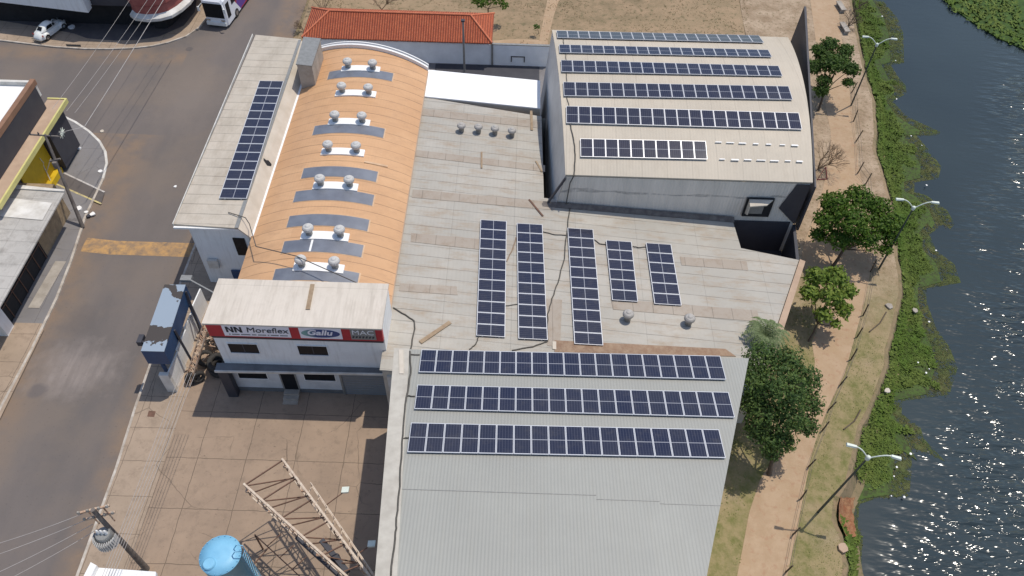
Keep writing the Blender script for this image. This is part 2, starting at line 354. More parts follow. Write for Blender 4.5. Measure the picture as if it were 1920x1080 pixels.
# water
t = NT('river_water'); co = t.coord()
wm = t.map(co, (.55, 1.6, 1), (0, 0, math.radians(38)))
n1 = t.n('ShaderNodeTexNoise'); t.l(wm, n1.inputs['Vector']); n1.inputs['Scale'].default_value = 1.05; n1.inputs['Detail'].default_value = 2.2; n1.inputs['Roughness'].default_value = .5
wx = t.xyz(co)
calm = t.ramp(t.math('ADD', wx[0], t.math('MULTIPLY', wx[1], -.48)), 14.3, 22.0, .0, 1.0)
calm = t.math('MULTIPLY', calm, t.noise(co, .22, 4, .6, .3, .62))
calm = t.math('ADD', t.math('MULTIPLY', calm, 1.1), .03)
bp = t.n('ShaderNodeBump'); t.l(n1.outputs[0], bp.inputs['Height']); t.l(calm, bp.inputs['Strength']); bp.inputs['Distance'].default_value = .62; t.l(bp.outputs[0], t.b.inputs['Normal'])
t.b.inputs['IOR'].default_value = 1.333
M['water'] = t.done(t.mix(t.noise(co, .04, 3), (.040, .056, .062), (.030, .043, .050)), .13, 0, .5)

# solar cells (object space: x across .5, y along 1)
t = NT('solar_cells'); co = t.coord(True); x = t.xyz(co)
fine = t.math('LESS_THAN', t.math('FRACT', t.math('MULTIPLY', t.math('ADD', x[0], .5), 6.0)), .2)
row = t.math('LESS_THAN', t.math('FRACT', t.math('MULTIPLY', t.math('ADD', x[1], 1.0), 6.0)), .08)
mid = t.math('COMPARE', x[1], 0.0, .022)
base = t.mix(t.noise(t.coord(), .25, 3), (.017, .022, .050), (.030, .033, .056))
oi = t.n('ShaderNodeObjectInfo'); base = t.mix(t.math('MULTIPLY', oi.outputs['Random'], .5), base, (.035, .038, .055))
base = t.mix(t.math('MULTIPLY', t.noise(t.coord(), 2.2, 5, .7, .5, .75), .25), base, (.12, .11, .10))
base = t.mix(t.math('MULTIPLY', fine, .5), base, (.09, .095, .13))
base = t.mix(t.math('MULTIPLY', row, .25), base, (.075, .08, .11))
base = t.mix(t.math('MULTIPLY', mid, .8), base, (.40, .41, .45))
M['cells'] = t.done(base, .08, 0, .35)
M['frame'] = simple('aluminium_frame', (.66, .67, .70), (.60, .61, .64), 3, .4, .2)

def leafmat(name, a, b, c):
    t = NT(name); co = t.coord()
    col = t.mix(t.noise(co, 1.1, 3, .6, .4, .62), a, b)
    col = t.mix(t.noise(co, 7, 2, .6, .42, .62), col, c)
    m_ = t.done(col, .6, 0, .3)
    tr = t.n('ShaderNodeBsdfTranslucent'); t.l(col, tr.inputs[0]); mx = t.n('ShaderNodeMixShader'); mx.inputs[0].default_value = .38
    out = [n_ for n_ in t.t.nodes if n_.type == 'OUTPUT_MATERIAL'][0]
    t.l(t.b.outputs[0], mx.inputs[1]); t.l(tr.outputs[0], mx.inputs[2]); t.l(mx.outputs[0], out.inputs[0]); return m_
M['leaf_dark'] = leafmat('dark_green_leaves', (0.075, 0.135, 0.027), (0.128, 0.210, 0.038), (0.042, 0.083, 0.018))
M['leaf_mid'] = leafmat('green_leaves', (0.094, 0.175, 0.020), (0.156, 0.250, 0.031), (0.050, 0.106, 0.013))
M['leaf_light'] = leafmat('yellow_green_leaves', (0.21, 0.29, 0.045), (0.29, 0.36, 0.07), (0.11, 0.18, 0.03))
M['leaf_blue'] = leafmat('blue_green_leaves', (0.094, 0.167, 0.043), (0.181, 0.261, 0.065), (0.041, 0.080, 0.025))
M['leaf_palm'] = leafmat('grey_green_fronds', (.22, .28, .13), (.28, .34, .17), (.14, .19, .08))
def vegmat(name, a, b, c, s=.22):
    t = NT(name); co = t.coord()
    col = t.mix(t.noise(co, s, 4, .6, .4, .6), a, b)
    col = t.mix(t.noise(co, 2.8, 4, .7, .45, .62), col, c)
    return t.done(col, .8, 0, .2)
M['water_plants'] = vegmat('green_water_plants', (.095, .16, .026), (.15, .195, .045), (.075, .11, .024))
M['sparse_plants'] = vegmat('brown_green_weed', (.10, .115, .035), (.14, .12, .055), (.06, .085, .025))
M['bank_grass'] = vegmat('bank_grass', (.20, .20, .07), (.13, .165, .04), (.30, .26, .12))
M['far_green'] = vegmat('far_bank_green', (.045, .085, .018), (.06, .11, .022), (.035, .06, .018))
t = NT('bank_ground'); co = t.coord(); x = t.xyz(co)
gfac = t.math('MULTIPLY', t.ramp(x[1], 48, 36, 0.0, 1.0), t.noise(co, .22, 5, .6, .22, .48))
gr = t.mix(t.noise(co, 1.4, 5, .7, .4, .62), (.27, .22, .105), (.15, .15, .045))
sd = t.mix(t.noise(co, .5, 5, .65, .38, .64), (.42, .32, .225), (.27, .19, .12))
gr = t.mix(t.math('MULTIPLY', t.noise(co, .33, 5, .65, .46, .62), .75), gr, (.33, .25, .14))
sd = t.mix(t.noise(co, 2.6, 4, .7, .52, .68), sd, (.19, .145, .08))
t.bump(t.noise(co, 3, 6, .7, .2, .8), .6, .08)
M['bank_mix'] = t.done(t.mix(gfac, sd, gr), .95)
t = None

# ------------------------------------------------------------------ ground, river, roads
WATER = -1.8
# bank top line (pixels at ground level), from the top of the picture down
bank_px = [(1598, -120), (1602, 0), (1612, 50), (1622, 100), (1630, 140), (1646, 185), (1650, 250), (1647, 280), (1658, 307), (1670, 352), (1678, 380),
           (1686, 430), (1690, 482), (1697, 520), (1698, 548), (1690, 585), (1680, 632), (1672, 655), (1671, 685), (1660, 715), (1650, 742), (1638, 770), (1622, 800), (1612, 850), (1600, 900), (1578, 935), (1574, 975), (1590, 1010), (1596, 1060), (1590, 1120), (1580, 1200)]
crest = [at(p[0]-3, p[1], 0.0) for p in bank_px]
crest = [Vector((30, 420, 0)), Vector((28.5, 160, 0))]+crest+[Vector((crest[-1].x-.5, 0, 0)), Vector((10, -200, 0))]
# terrain: lofted strips from far left to river bed
mb = MB(); rows = []
def lerp_line(line, y):
    for a, b in zip(line, line[1:]):
        if a.y >= y >= b.y:
            k = (a.y-y)/max(a.y-b.y, 1e-6); return a.x+(b.x-a.x)*k
    return line[0].x if y > line[0].y else line[-1].x
ys = [600, 420, 300, 200, 150, 120]+[100-.7*i for i in range(130)]+[5, 0, -20, -60, -200, -400]
for y in ys:
    xc = lerp_line(crest, y); w = .25*noise.noise(Vector((0, y*.8, 0)))
    prof = [(-700, -.05), (-100, -.05), (xc-6, -.05), (xc-2.5, -.05), (xc-.6, -.06+.05*w), (xc-.1+w*.5, -.18), (xc+.35+w, -.9), (xc+.8+w, -1.55), (xc+2, -1.95), (xc+6, -2.6), (xc+60, -3), (800, -3)]
    rows.append([(px, y, pz) for px, pz in prof])
n = len(rows[0])
mb.add([p for r in rows for p in r], [(i*n+j, (i+1)*n+j, (i+1)*n+j+1, i*n+j+1) for i in range(len(rows)-1) for j in range(n-1)])
struct('ground', mb, M['earth'])
struct('river_water', MB().quad((8, -400, WATER), (800, -400, WATER), (800, 600, WATER), (8, 600, WATER)), M['water'])
# far side bank (top right)
fb = [at(p[0], p[1], WATER) for p in [(1745, -25), (1790, 20), (1830, 48), (1870, 72), (1925, 96), (2010, 110)]]
far_poly = [(p.x, p.y) for p in fb]+[(300, 70), (300, 300), (fb[0].x-4, 300)]
struct('far_bank', MB().prism(far_poly, -3, WATER+.12), M['far_green'])

ROAD_E = [(-26.6, 140), (-25.5, 100), (-25.2, 84), (-25.4, 70), (-27.0, 58), (-27.3, 45), (-27.3, 37), (-27.1, 29.7), (-26.8, 24.6), (-26.7, 18), (-26.6, 8), (-26.5, -60)]
KERB_NW = [(-35.3, 140), (-35.4, 95), (-35.5, 82.4), (-36, 78.7), (-37, 76.8), (-38.6, 75.5), (-40.2, 74.7), (-42.1, 74.2), (-44.6, 73.9), (-47.2, 73.8), (-50.7, 74), (-56.9, 74.9), (-75, 77), (-200, 92)]
KERB_SW = [(-200, 80), (-75, 68), (-52, 64.6), (-47.1, 63.3), (-45.2, 62.5), (-43.4, 61.5), (-41.6, 60.2), (-40, 58.7), (-38.9, 57.2), (-38.2, 55.6), (-37.8, 53.5), (-37.6, 48.4), (-36.9, 43.5), (-36.5, 39.3), (-36.4, 34), (-36.5, 28.9), (-36.7, 15), (-36.8, -60)]
road = ROAD_E[::-1]+KERB_NW+KERB_SW
struct('road', MB().prism(road, -.05, 0.0), M['asphalt'])
def inset(line, d, side):
    out = []
    for i, p in enumerate(line):
        a = Vector(line[max(i-1, 0)]); b = Vector(line[min(i+1, len(line)-1)]); t_ = (b-a).normalized(); nrm = Vector((-t_.y, t_.x))*side
        out.append((p[0]+nrm.x*d, p[1]+nrm.y*d))
    return out
# pavements with kerbs
struct('pavement', MB().prism(inset(KERB_NW, .18, -1)+[(-200, 160), (-60, 160)], -.05, .13), M['walk'])
struct('kerb', MB().prism(KERB_NW+inset(KERB_NW, .178, -1)[::-1], -.05, .14), M['kerb'])
struct('pavement', MB().prism(inset(KERB_SW, .2, -1)+[(-200, -60)], -.05, .12), M['walk_grey'])
struct('kerb', MB().prism(KERB_SW+inset(KERB_SW, .198, -1)[::-1], -.05, .13), M['kerb'])
struct('pavement', MB().prism([tuple(at(*p)[:2]) for p in [(1, 606), (80, 608), (83, 620), (0, 790), (-200, 800), (-200, 606)]], .12, .126), M['walk'])
walkE = [p for p in ROAD_E if p[1] < 71]
struct('kerb', MB().prism(walkE+inset(walkE, .178, 1)[::-1], -.05, .13), M['kerb'])
struct('pavement', MB().prism(inset(walkE, .18, 1)+[(-23.6, -60), (-23.6, 70)], -.05, .12), M['walk'])
struct('yard', MB().prism([(-23.6, -30), (12, -30), (12, 41), (-23.6, 41)], -.05, .1), M['yard'])
struct('back_yard', MB().prism([(-22, 56), (3.2, 56), (3.2, 73.35), (-22, 73.35)], -.05, .03), M['walk_grey'])
struct('park_ground', MB().prism([(-24.6, 73.4), (24.5, 73.4), (24.5, 66), (25.0, 66), (26.2, 88), (27.4, 150), (-25.8, 150), (-25.1, 90)], -.05, .0), M['dry_grass'])
# park foot paths
struct('park_path', MB().prism([tuple(at(*p)[:2]) for p in [(1028, -8), (1051, -8), (1038, 30), (1027, 78), (1032, 98), (1008, 98), (1012, 70), (1020, 30)]], 0, .01), M['path'])
struct('park_path', MB().prism([tuple(at(*p)[:2]) for p in [(925, 76), (970, 73), (1011, 75), (1008, 99), (950, 94), (925, 88)]], 0, .006), M['path'])
# river path
PL = [(1516, -20), (1522, 20), (1530, 80), (1534, 140), (1548, 200), (1558, 250), (1556, 300), (1545, 345), (1530, 400), (1510, 450), (1503, 480), (1512, 520), (1540, 560), (1542, 600), (1522, 640), (1528, 680), (1520, 740), (1490, 790), (1455, 850), (1425, 900), (1405, 960), (1392, 1030), (1378, 1100)]
PR = [(1568, -20), (1572, 20), (1576, 60), (1588, 140), (1596, 190), (1604, 250), (1610, 320), (1622, 360), (1636, 420), (1636, 490), (1622, 560), (1606, 620), (1584, 700), (1560, 750), (1534, 810), (1520, 860), (1506, 930), (1494, 1000), (1480, 1060), (1470, 1110)]
pl = [at(*p) for p in PL]; pr_ = [at(*p) for p in PR]
poly = [(p.x, p.y) for p in pl]+[(pl[-1].x-.6, -60), (pr_[-1].x-.6, -60)]+[(p.x, p.y) for p in pr_[::-1]]
struct('river_path', MB().prism(poly, -.05, .012), M['path'])
bank = [(p.x, p.y) for p in pr_]+[(pr_[-1].x-.6, -60)]
bk = [(p.x-.45, p.y) for p in crest if -1 < p.y < 101]
struct('river_bank', MB().prism(bank+[(bk[-1][0], -60)]+bk[::-1], -.05, .004), M['bank_mix'])
verge = [(p.x, p.y) for p in pl]+[(pl[-1].x-.6, -60), (9.9, -60), (9.9, 12), (15.3, 30), (19, 35), (22.9, 43), (24.2, 47), (24.5, 66), (25.3, 75), (26.6, 92)]
struct('verge', MB().prism(verge, -.05, .0), M['bank_mix'])
struct('painted_kerb', MB().prism(KERB_SW[3:11]+inset(KERB_SW, .22, -1)[3:11][::-1], .131, .136), M['white_dirty'])
struct('forecourt_shade', MB().prism([tuple(at(*p)[:2]) for p in [(-40, 30), (0, 40), (85, 54), (140, 65), (165, 74), (215, 78), (260, 77), (300, 70), (345, 50), (366, 24), (372, -20), (-40, -20)]], .13, .134), M['forecourt_shade'])  # dark sheet following the edge of the buildings' cast shadow
# speed hump
mb = MB(); A = at(150, 474); B = at(357, 480); w = at(150, 474).y-at(158, 450).y
prof = [(0, .006), (.35, .05), (.8, .07), (1.25, .05), (1.6, .006)]
ring = []
for X in (A.x, A.x+2.5, A.x+5, B.x): ring.append([(X, 44.25+yy+(.25 if X < -36 else 0), zz) for yy, zz in prof])
n = 5
mb.add([p for r_ in ring for p in r_], [(i*n+j, (i+1)*n+j, (i+1)*n+j+1, i*n+j+1) for i in range(3) for j in range(4)], True)
struct('speed_hump', mb, M['hump'])
# markings on the forecourt corner
def strip(p, q, w, z, mat, name):
    p = Vector(p[:2]); q = Vector(q[:2]); d = (q-p).normalized(); n_ = Vector((-d.y, d.x))*w/2
    a, b, c, e = p-n_, q-n_, q+n_, p+n_
    return struct(name, MB().prism([tuple(a), tuple(b), tuple(c), tuple(e)], z-.004, z), mat)
strip(at(82, 306, .12), at(196, 360, .12), .14, .126, M['line_white'], 'painted_line')
strip(at(60, 325, .12), at(190, 382, .12), .16, .126, M['line_yellow'], 'painted_line')
struct('wet_paving', MB().prism([tuple(at(*p, .12)[:2]) for p in [(84, 309), (196, 362), (190, 380), (70, 330)]], .12, .123), M['patch2'])
# drain covers
struct('drain_cover', MB().prism([tuple(at(*p, .12)[:2]) for p in [(279, 770), (292, 771), (289, 782), (276, 781)]], .12, .128), M['rust_dark'])
struct('drain_cover', MB().prism([tuple(at(*p)[:2]) for p in [(124, 85), (152, 86), (153, 90), (126, 89)]], .14, .146), M['dark'])
struct('manhole_cover', MB().prism([tuple((Vector((at(355, 92).x, at(355, 92).y))+Vector((.4*math.cos(a*.5), .4*math.sin(a*.5))))) for a in range(12)], 0, .008), M['patch2'])

# ------------------------------------------------------------------ buildings
# --- low grey hall
def z_hall(x, y): return 5.75-.072*(x+8.6)
def zh(x, y, d=0.0): return (x, y, z_hall(x, y)+d)
hall = empty('low_hall', (0, 45, 0), 'low industrial hall with weathered grey fibre cement roof in the middle of the site', 'building')
hall['label'] = 'low industrial hall with weathered grey sheet roof between the orange roof and the river path'
P1 = [(-8.7, 29.6), (17.2, 29.6), (19.2, 34.8), (22.9, 42.9), (18.3, 43.7), (18.1, 47.2), (2.4, 47.6), (2.2, 58.3), (-8.9, 59.6)]
mb = MB(); tri = []
n = len(P1)
mb.add([zh(x, y) for x, y in P1]+[zh(x, y, -.15) for x, y in P1], [tuple(range(n)), tuple(range(2*n-1, n-1, -1))]+[(i, n+i, n+(i+1) % n, (i+1) % n) for i in range(n)])
hall.location = (0, 0, 0)
mb.build('roof', M['hall_roof'], hall)
mb = MB(); PW = [(-8.6, 29.8), (17.0, 29.8), (19.0, 34.8), (22.7, 42.8), (18.2, 43.6), (18.2, 47.0), (2.6, 47.2), (2.6, 58.2), (-8.6, 59.4)]
for a, b in zip(PW, PW[1:]+PW[:1]): mb.quad((a[0], a[1], 0), (b[0], b[1], 0), zh(b[0], b[1], -.15), zh(a[0], a[1], -.15))
mb.build('wall', M['cream_wall'], hall)
def hall_strip(pts, name, mat, dz=.03, th=.02):
    q = [hit(px, py, lambda x, y: z_hall(x, y)+dz) for px, py in pts]
    mb = MB(); mb.hexa([(p.x, p.y, p.z-th) for p in q], [tuple(p) for p in q]); return mb.build(name, mat, hall)
for pts in ([(792, 203), (1012, 228), (1012, 240), (790, 216)], [(781, 281), (1022, 310), (1022, 322), (779, 293)], [(774, 355), (1040, 379), (1040, 394), (772, 370)],
            [(771, 437), (902, 448), (902, 468), (770, 453)], [(1275, 481), (1400, 490), (1403, 507), (1278, 497)], [(1145, 560), (1420, 582), (1424, 603), (1150, 580)],
            [(1024, 560), (1054, 562), (1050, 650), (1026, 648)], [(750, 531), (856, 537), (858, 553), (748, 545)]):
    hall_strip(pts, 'skylight_strip', M['skylight_strip'])
hall_strip([(1040, 638), (1360, 654), (1380, 668), (1040, 660)], 'gutter', M['rust_gutter'], .05, .05)
hall_strip([(1036, 640), (1043, 640), (1043, 655), (1036, 654)], 'skylight_strip', M['cream_wall'], .08, .05)
mb = MB()
q = [(19.2, 34.7), (22.95, 42.9), (23.35, 42.7), (19.6, 34.4)]
mb.hexa([(x, y, 2.5) for x, y in q], [(x, y, z_hall(x, y)+.12) for x, y in q]); mb.build('coping', M['tan_slab'], hall)
q = [(17.3, 29.6), (19.3, 34.7), (19.7, 34.4), (17.7, 29.5)]
mb = MB(); mb.hexa([(x, y, 1.5) for x, y in q], [(x, y, z_hall(x, y)+.1) for x, y in q]); mb.build('coping', M['tan_slab'], hall)
mb = MB()   # pit enclosure: outer wall
mb.box(18.2, 23.0, 47.0, 47.2, 0, 3.6); mb.hexa([(22.75, 43, 0), (23.0, 43, 0), (23.6, 47.2, 0), (23.35, 47.2, 0)], [(22.75, 43, 3.3), (23.0, 43, 3.3), (23.6, 47.2, 3.2), (23.35, 47.2, 3.2)])
mb.build('pit_wall', M['charcoal'], hall)
MB().box(18.2, 23.2, 43, 47, 0, .14).build('pit_floor', M['charcoal'], hall)  # courtyard shadow is put into the charcoal of pit wall and floor
# bright white roof section at far end
q = [hit(795, 130, lambda x, y: 5.9-.07*(x+8.6)), hit(1013, 151, lambda x, y: 5.9-.07*(x+8.6)), hit(1013, 203, lambda x, y: 5.9-.07*(x+8.6)), hit(791, 180, lambda x, y: 5.9-.07*(x+8.6))]
wr = empty('white_lean_to', (0, 0, 0), 'bright white flat roof section between the orange roof and the arched warehouse', 'roof')
mb = MB(); mb.hexa([(p.x, p.y, p.z-.12) for p in q[::-1]], [tuple(p) for p in q[::-1]]); mb.build('roof', M['white_roof'], wr)
mb = MB()
for a, b in zip(q, q[1:]+q[:1]): mb.quad((a.x, a.y, 0), (b.x, b.y, 0), (b.x, b.y, b.z-.12), (a.x, a.y, a.z-.12))
mb.build('wall', M['cream_wall'], wr)

# --- wing along the street
wing = empty('street_wing', (0, 0, 0), 'long narrow white wing with cream roof along the street, panels on its roof', 'building')
WZ = 7.1
mb = MB(); rr = [(-25.6, 41.25), (-20.72, 41.0), (-20.9, 66.2), (-25.35, 66.7)]
mb.prism(rr, WZ-.14, WZ); mb.build('roof', M['wing_roof'], wing)
mb = MB(); mb.prism([(-24.75, 41.5), (-20.75, 41.35), (-20.95, 66), (-24.6, 66.4)], 0, WZ-.14).prism([(-20.75, 41.36), (-20.3, 41.36), (-20.3, 65.9), (-20.75, 65.9)], 0, 6.3); mb.build('wall', M['white'], wing)
MB().box(-25.66, -25.6, 41.2, 66.7, WZ-.16, WZ+.08).build('gutter', M['white_dirty'], wing)
MB().box(-25.6, -20.7, 41.0, 41.17, WZ-.3, WZ-.145).build('fascia', M['white'], wing)
MB().hexa([(-20.28, 41.3, 3), (-20.02, 41.3, 3), (-20.02, 66, 3), (-20.28, 66, 3)], [(-20.28, 41.3, 5.9), (-20.02, 41.3, 5.9), (-20.02, 66, 5.9), (-20.28, 66, 5.9)]).build('side_wall', M['cream_wall'], wing)
mb = MB()
for k in range(14): pass
mb.hexa([(-20.95, 41, 7.102), (-20.66, 41, 7.102), (-20.84, 66, 7.102), (-21.1, 66, 7.102)], [(-20.95, 41, 7.15), (-20.66, 41, 7.15), (-20.84, 66, 7.15), (-21.1, 66, 7.15)]); mb.build('ridge_cap', M['vent_band'], wing)
MB().hexa([(-20.7, 41.0, 6.9), (-19.98, 41.0, 5.95), (-20.02, 66, 5.95), (-20.88, 66, 6.9)], [(-20.7, 41.0, 7.1), (-19.95, 41.0, 6.12), (-19.99, 66, 6.12), (-20.88, 66, 7.1)]).build('sloped_apron', M['cream_wall'], wing)
def yface(parent, name, mat, px0, py0, px1, py1, Y, d=.06, z0=None, z1=None):
    a = atY(px0, py0, Y); b = atY(px1, py1, Y)
    x0, x1 = sorted((a.x, b.x)); zz0 = z0 if z0 is not None else min(a.z, b.z); zz1 = z1 if z1 is not None else max(a.z, b.z)
    return MB().box(x0, x1, Y-d, Y+.02, zz0, zz1).build(name, mat, parent)
wfy = 41.33
a = atY(427, 446, wfy); b = atY(442, 483, wfy)
w_ = MB().box(-21.55, -20.65, wfy-.05, wfy+.05, a.z-1.9, a.z).build('window', M['window'], wing)
MB().box(-24.2, -23.4, wfy-.16, wfy+.05, 2.2, 3.1).build('window_grille', M['white_dirty'], wing)
MB().box(-22.6, -20.6, wfy-.1, wfy+.02, 0, 1.9).build('door', M['bluebox'], wing)
# water tank housing on the far end of the wing
mb = MB(); t1 = [at(570, 70, 8.9), at(600, 73, 8.9), at(584, 122, 8.9), at(556, 119, 8.9)]
mb.hexa([(p.x, p.y, 5.8) for p in t1[::-1]], [(p.x, p.y, 8.8) for p in t1[::-1]]); tb = mb.build('tank_housing', M['concrete'], wing)
cx = sum(p.x for p in t1)/4; cy = sum(p.y for p in t1)/4
mb = MB(); mb.hexa([(cx+(p.x-cx)*1.08, cy+(p.y-cy)*1.05, 8.8) for p in t1[::-1]], [(cx+(p.x-cx)*1.08, cy+(p.y-cy)*1.05, 8.9) for p in t1[::-1]]); mb.build('lid', M['vent_band'], tb)
mb = MB(); sd = atX(505, 288, -20.0)
mb.add([(-20.35+.28*math.sin(i), sd.y+.45*math.cos(i)*(.6+.4*math.sin(3*i)), 6.66-.37*math.sin(i)) for i in range(7)], [tuple(range(7))]); mb.build('wall_hole', M['dark'], wing)

# --- orange barrel-vault hall
XC, RR, ZA = -14.25, 11.5, 7.55
def z_or(x, y=0): return ZA-(RR-math.sqrt(max(RR*RR-(x-XC)**2, 0)))
oh = empty('barrel_roof_hall', (0, 0, 0), 'hall with orange barrel vault roof carrying pairs of turbine vents and curved skylights', 'building')
mb = MB(); NX = 24; xs = [-19.95+(11.4)*i/NX for i in range(NX+1)]
def yfar(x): return 65.2-(x+20)*.17
v = []
for x in xs: v += [(x, 34.6, z_or(x)), (x, yfar(x), z_or(x))]
mb.add(v, [(2*i, 2*i+2, 2*i+3, 2*i+1) for i in range(NX)], True)
v2 = [(p[0], p[1], p[2]-.15) for p in v]; mb.add(v2, [(2*i, 2*i+1, 2*i+3, 2*i+2) for i in range(NX)], True)
mb.quad(v[-2], v2[-2], v2[-1], v[-1]); mb.quad(v[0], v[1], v2[1], v2[0])
mb.build('roof', M['orange'], oh)
mb = MB()
for x0, x1 in zip(xs, xs[1:]):
    for Y, th in ((34.7, .1), (None, .1)):
        ya = Y if Y else yfar(x0)-.12; yb = Y if Y else yfar(x1)-.12
        mb.quad((x0, ya, 0), (x1, yb, 0), (x1, yb, z_or(x1)-.02), (x0, ya, z_or(x0)-.02))
mb.quad((-19.9, 34.7, 0), (-19.9, 65, 0), (-19.9, 65, z_or(-19.9)-.1), (-19.9, 34.7, z_or(-19.9)-.1))
mb.quad((-8.6, 34.7, 0), (-8.6, 63, 0), (-8.6, 63, z_or(-8.6)-.1), (-8.6, 34.7, z_or(-8.6)-.1))
mb.build('wall', M['white'], oh)
mb = MB()
for x0, x1 in zip(xs, xs[1:]):
    a0, a1 = yfar(x0), yfar(x1)
    mb.hexa([(x0, a0, z_or(x0)-.3), (x1, a1, z_or(x1)-.3), (x1, a1+.22, z_or(x1)-.3), (x0, a0+.22, z_or(x0)-.3)], [(x0, a0, z_or(x0)+.35), (x1, a1, z_or(x1)+.35), (x1, a1+.22, z_or(x1)+.35), (x0, a0+.22, z_or(x0)+.35)])
mb.build('gable_parapet', M['vent_base'], oh)
mb = MB()
for x0, x1 in zip(xs, xs[1:]):
    a0, a1 = yfar(x0)+.75, yfar(x1)+.75
    mb.hexa([(x0, a0, z_or(x0)-.3), (x1, a1, z_or(x1)-.3), (x1, a1+.12, z_or(x1)-.3), (x0, a0+.12, z_or(x0)-.3)], [(x0, a0, z_or(x0)+.15), (x1, a1, z_or(x1)+.15), (x1, a1+.12, z_or(x1)+.15), (x0, a0+.12, z_or(x0)+.15)])
mb.build('gable_cornice', M['vent_base'], oh)
MB().box(-20.02, -19.72, 41.2, 65, 5.92, 6.12).build('gutter', M['vent_base'], oh)
MB().box(-8.72, -8.5, 34.6, 63.2, 5.95, 6.05).build('eave_trim', M['tan_slab'], oh)
def vault_patch(x0, x1, y0, y1, dz, n_, sk=0.0):
    mb = MB(); v = []
    for i in range(n_+1):
        x = x0+(x1-x0)*i/n_
        s_ = sk*(x-x0)
        v += [(x, y0+s_, z_or(x)+dz), (x, y1+s_, z_or(x)+dz), (x, y0+s_, z_or(x)-.01), (x, y1+s_, z_or(x)-.01)]
    fs = []
    for i in range(n_):
        a = 4*i; b = a+4
        fs += [(a, b, b+1, a+1)]
    mb.add(v, fs, True); fs = []
    for i in range(n_):
        a = 4*i; b = a+4; fs += [(a+2, b+2, b, a), (a+1, b+1, b+3, a+3)]
    fs += [(0, 1, 3, 2), (4*n_, 4*n_+2, 4*n_+3, 4*n_+1)]
    return mb.add(v, fs)
SKY = [(616, 736, 142), (588, 720, 246), (567, 707, 327), (552, 700, 371), (540, 691, 418), (530, 680, 466), (513, 672, 519)]
for i, (xa, xb, yc) in enumerate(SKY):
    a = hit(xa, yc, z_or); b = hit(xb, yc+4, z_or); y = (a.y+b.y)/2
    s_ = vault_patch(a.x, b.x, y-.6, y+.6, .04, 14).build('skylight', M['sky_glass'], oh)
    mb = vault_patch(a.x-.08, b.x+.1, y-.66, y+.66, .02, 14); mb.build('frame', M['sky_frame'], s_)
    if i == 5: vault_patch(a.x+2.05, a.x+2.2, y-.58, y+.58, .055, 1).build('joint_strip', M['white'], s_)

# --- arched warehouse behind
def z_arch(x, y):
    k = (y-57.2); return 10.2-.0195*k*k if k < 0 else 10.2-.0150*k*k
def xl(y): return 3.93-(y-46.95)*.05
def xr(y): return 23.45+(y-46.95)*.085
wh = empty('arched_warehouse', (0, 0, 0), 'warehouse with cream arched roof and six rows of panels beside the river path', 'building')
mb = MB(); yy = [46.95+(19.1)*i/20 for i in range(21)]
def y_edge(x, y): return y
v = []
for y in yy:
    x1 = xr(y); zz = z_arch(0, y)
    if y > 60: x1 -= (y-60)*.0
    v += [(xl(y), y, zz), (x1, y, zz)]
mb.add(v, [(2*i, 2*i+1, 2*i+3, 2*i+2) for i in range(20)], True)
v2 = [(a, b, c-.12) for a, b, c in v]; mb.add(v2, [(2*i, 2*i+2, 2*i+3, 2*i+1) for i in range(20)], True)
mb.quad(v[0], v2[0], v2[1], v[1]); mb.quad(v[-2], v[-1], v2[-1], v2[-2])
for s_ in (0, 1): mb.add([v[2*i+s_] for i in range(21)]+[v2[2*i+s_] for i in range(21)], [(i, i+1, 22+i, 21+i) for i in range(20)])
mb.build('roof', M['arch_roof'], wh)
mb = MB()
bl = lambda y: (2.45 if y < 60 else 2.1, y)
for ya, yb in zip(yy, yy[1:]):    # left battered wall
    mb.quad((2.55-(ya-46.95)*.02, ya, 0), (2.55-(yb-46.95)*.02, yb, 0), (xl(yb)+.03, yb, z_arch(0, yb)-.1), (xl(ya)+.03, ya, z_arch(0, ya)-.1))
mb.build('side_wall', simple('pale_grey_cladding', (.62, .60, .57), (.52, .505, .48), .8, .6, obj=False), wh)
mb = MB(); mb.quad((2.55, 47.15, 0), (23.3, 47.15, 0), (23.35, 47.05, 7.9), (3.98, 47.05, 7.9)); mb.build('front_wall', M['w2_wall'], wh)
mb = MB(); mb.quad((2.2, 66, 0), (24.9, 66, 0), (24.9, 66, 9), (3.1, 66, 9)); mb.quad((23.3, 47.1, 0), (24.9, 66, 0), (24.9, 66, 9), (23.35, 47.1, 7.9)); mb.build('wall', M['bluegrey_wall'], wh)
mb = MB(); mb.bar((2.62, 46.9, 4.9), (3.95, 46.9, 7.8), .16); mb.build('corner_trim', M['charcoal'], wh)
mb = MB(); mb.hexa([(2.3, 46.55, 4.96), (18.2, 46.55, 3.83), (18.2, 46.95, 3.83), (2.3, 46.95, 4.96)], [(2.3, 46.55, 5.02), (18.2, 46.55, 3.89), (18.2, 46.95, 4.1), (2.3, 46.95, 5.22)]); mb.build('base_flashing', M['pole'], wh)
mb = MB()  # tall dark fin along river side
mb.hexa([(23.62, 46.7, 3), (23.8, 46.7, 3), (26.3, 67.8, 3), (25.9, 67.8, 3)], [(23.62, 46.7, 7.9), (23.75, 46.7, 7.9), (26.5, 67.8, 11.2), (26.3, 67.8, 11.2)]); mb.build('side_screen', M['charcoal'], wh)
mb = MB(); mb.hexa([(21.6, 46.98, 5.2), (23.4, 46.98, 3.4), (23.4, 47.03, 3.4), (21.6, 47.03, 5.2)], [(22.3, 46.96, 7.85), (23.4, 46.96, 7.85), (23.4, 47.0, 7.85), (22.3, 47.0, 7.85)]); mb.build('shade_band', M['charcoal'], wh)  # shading at the wall's right end, put in as a dark sheet
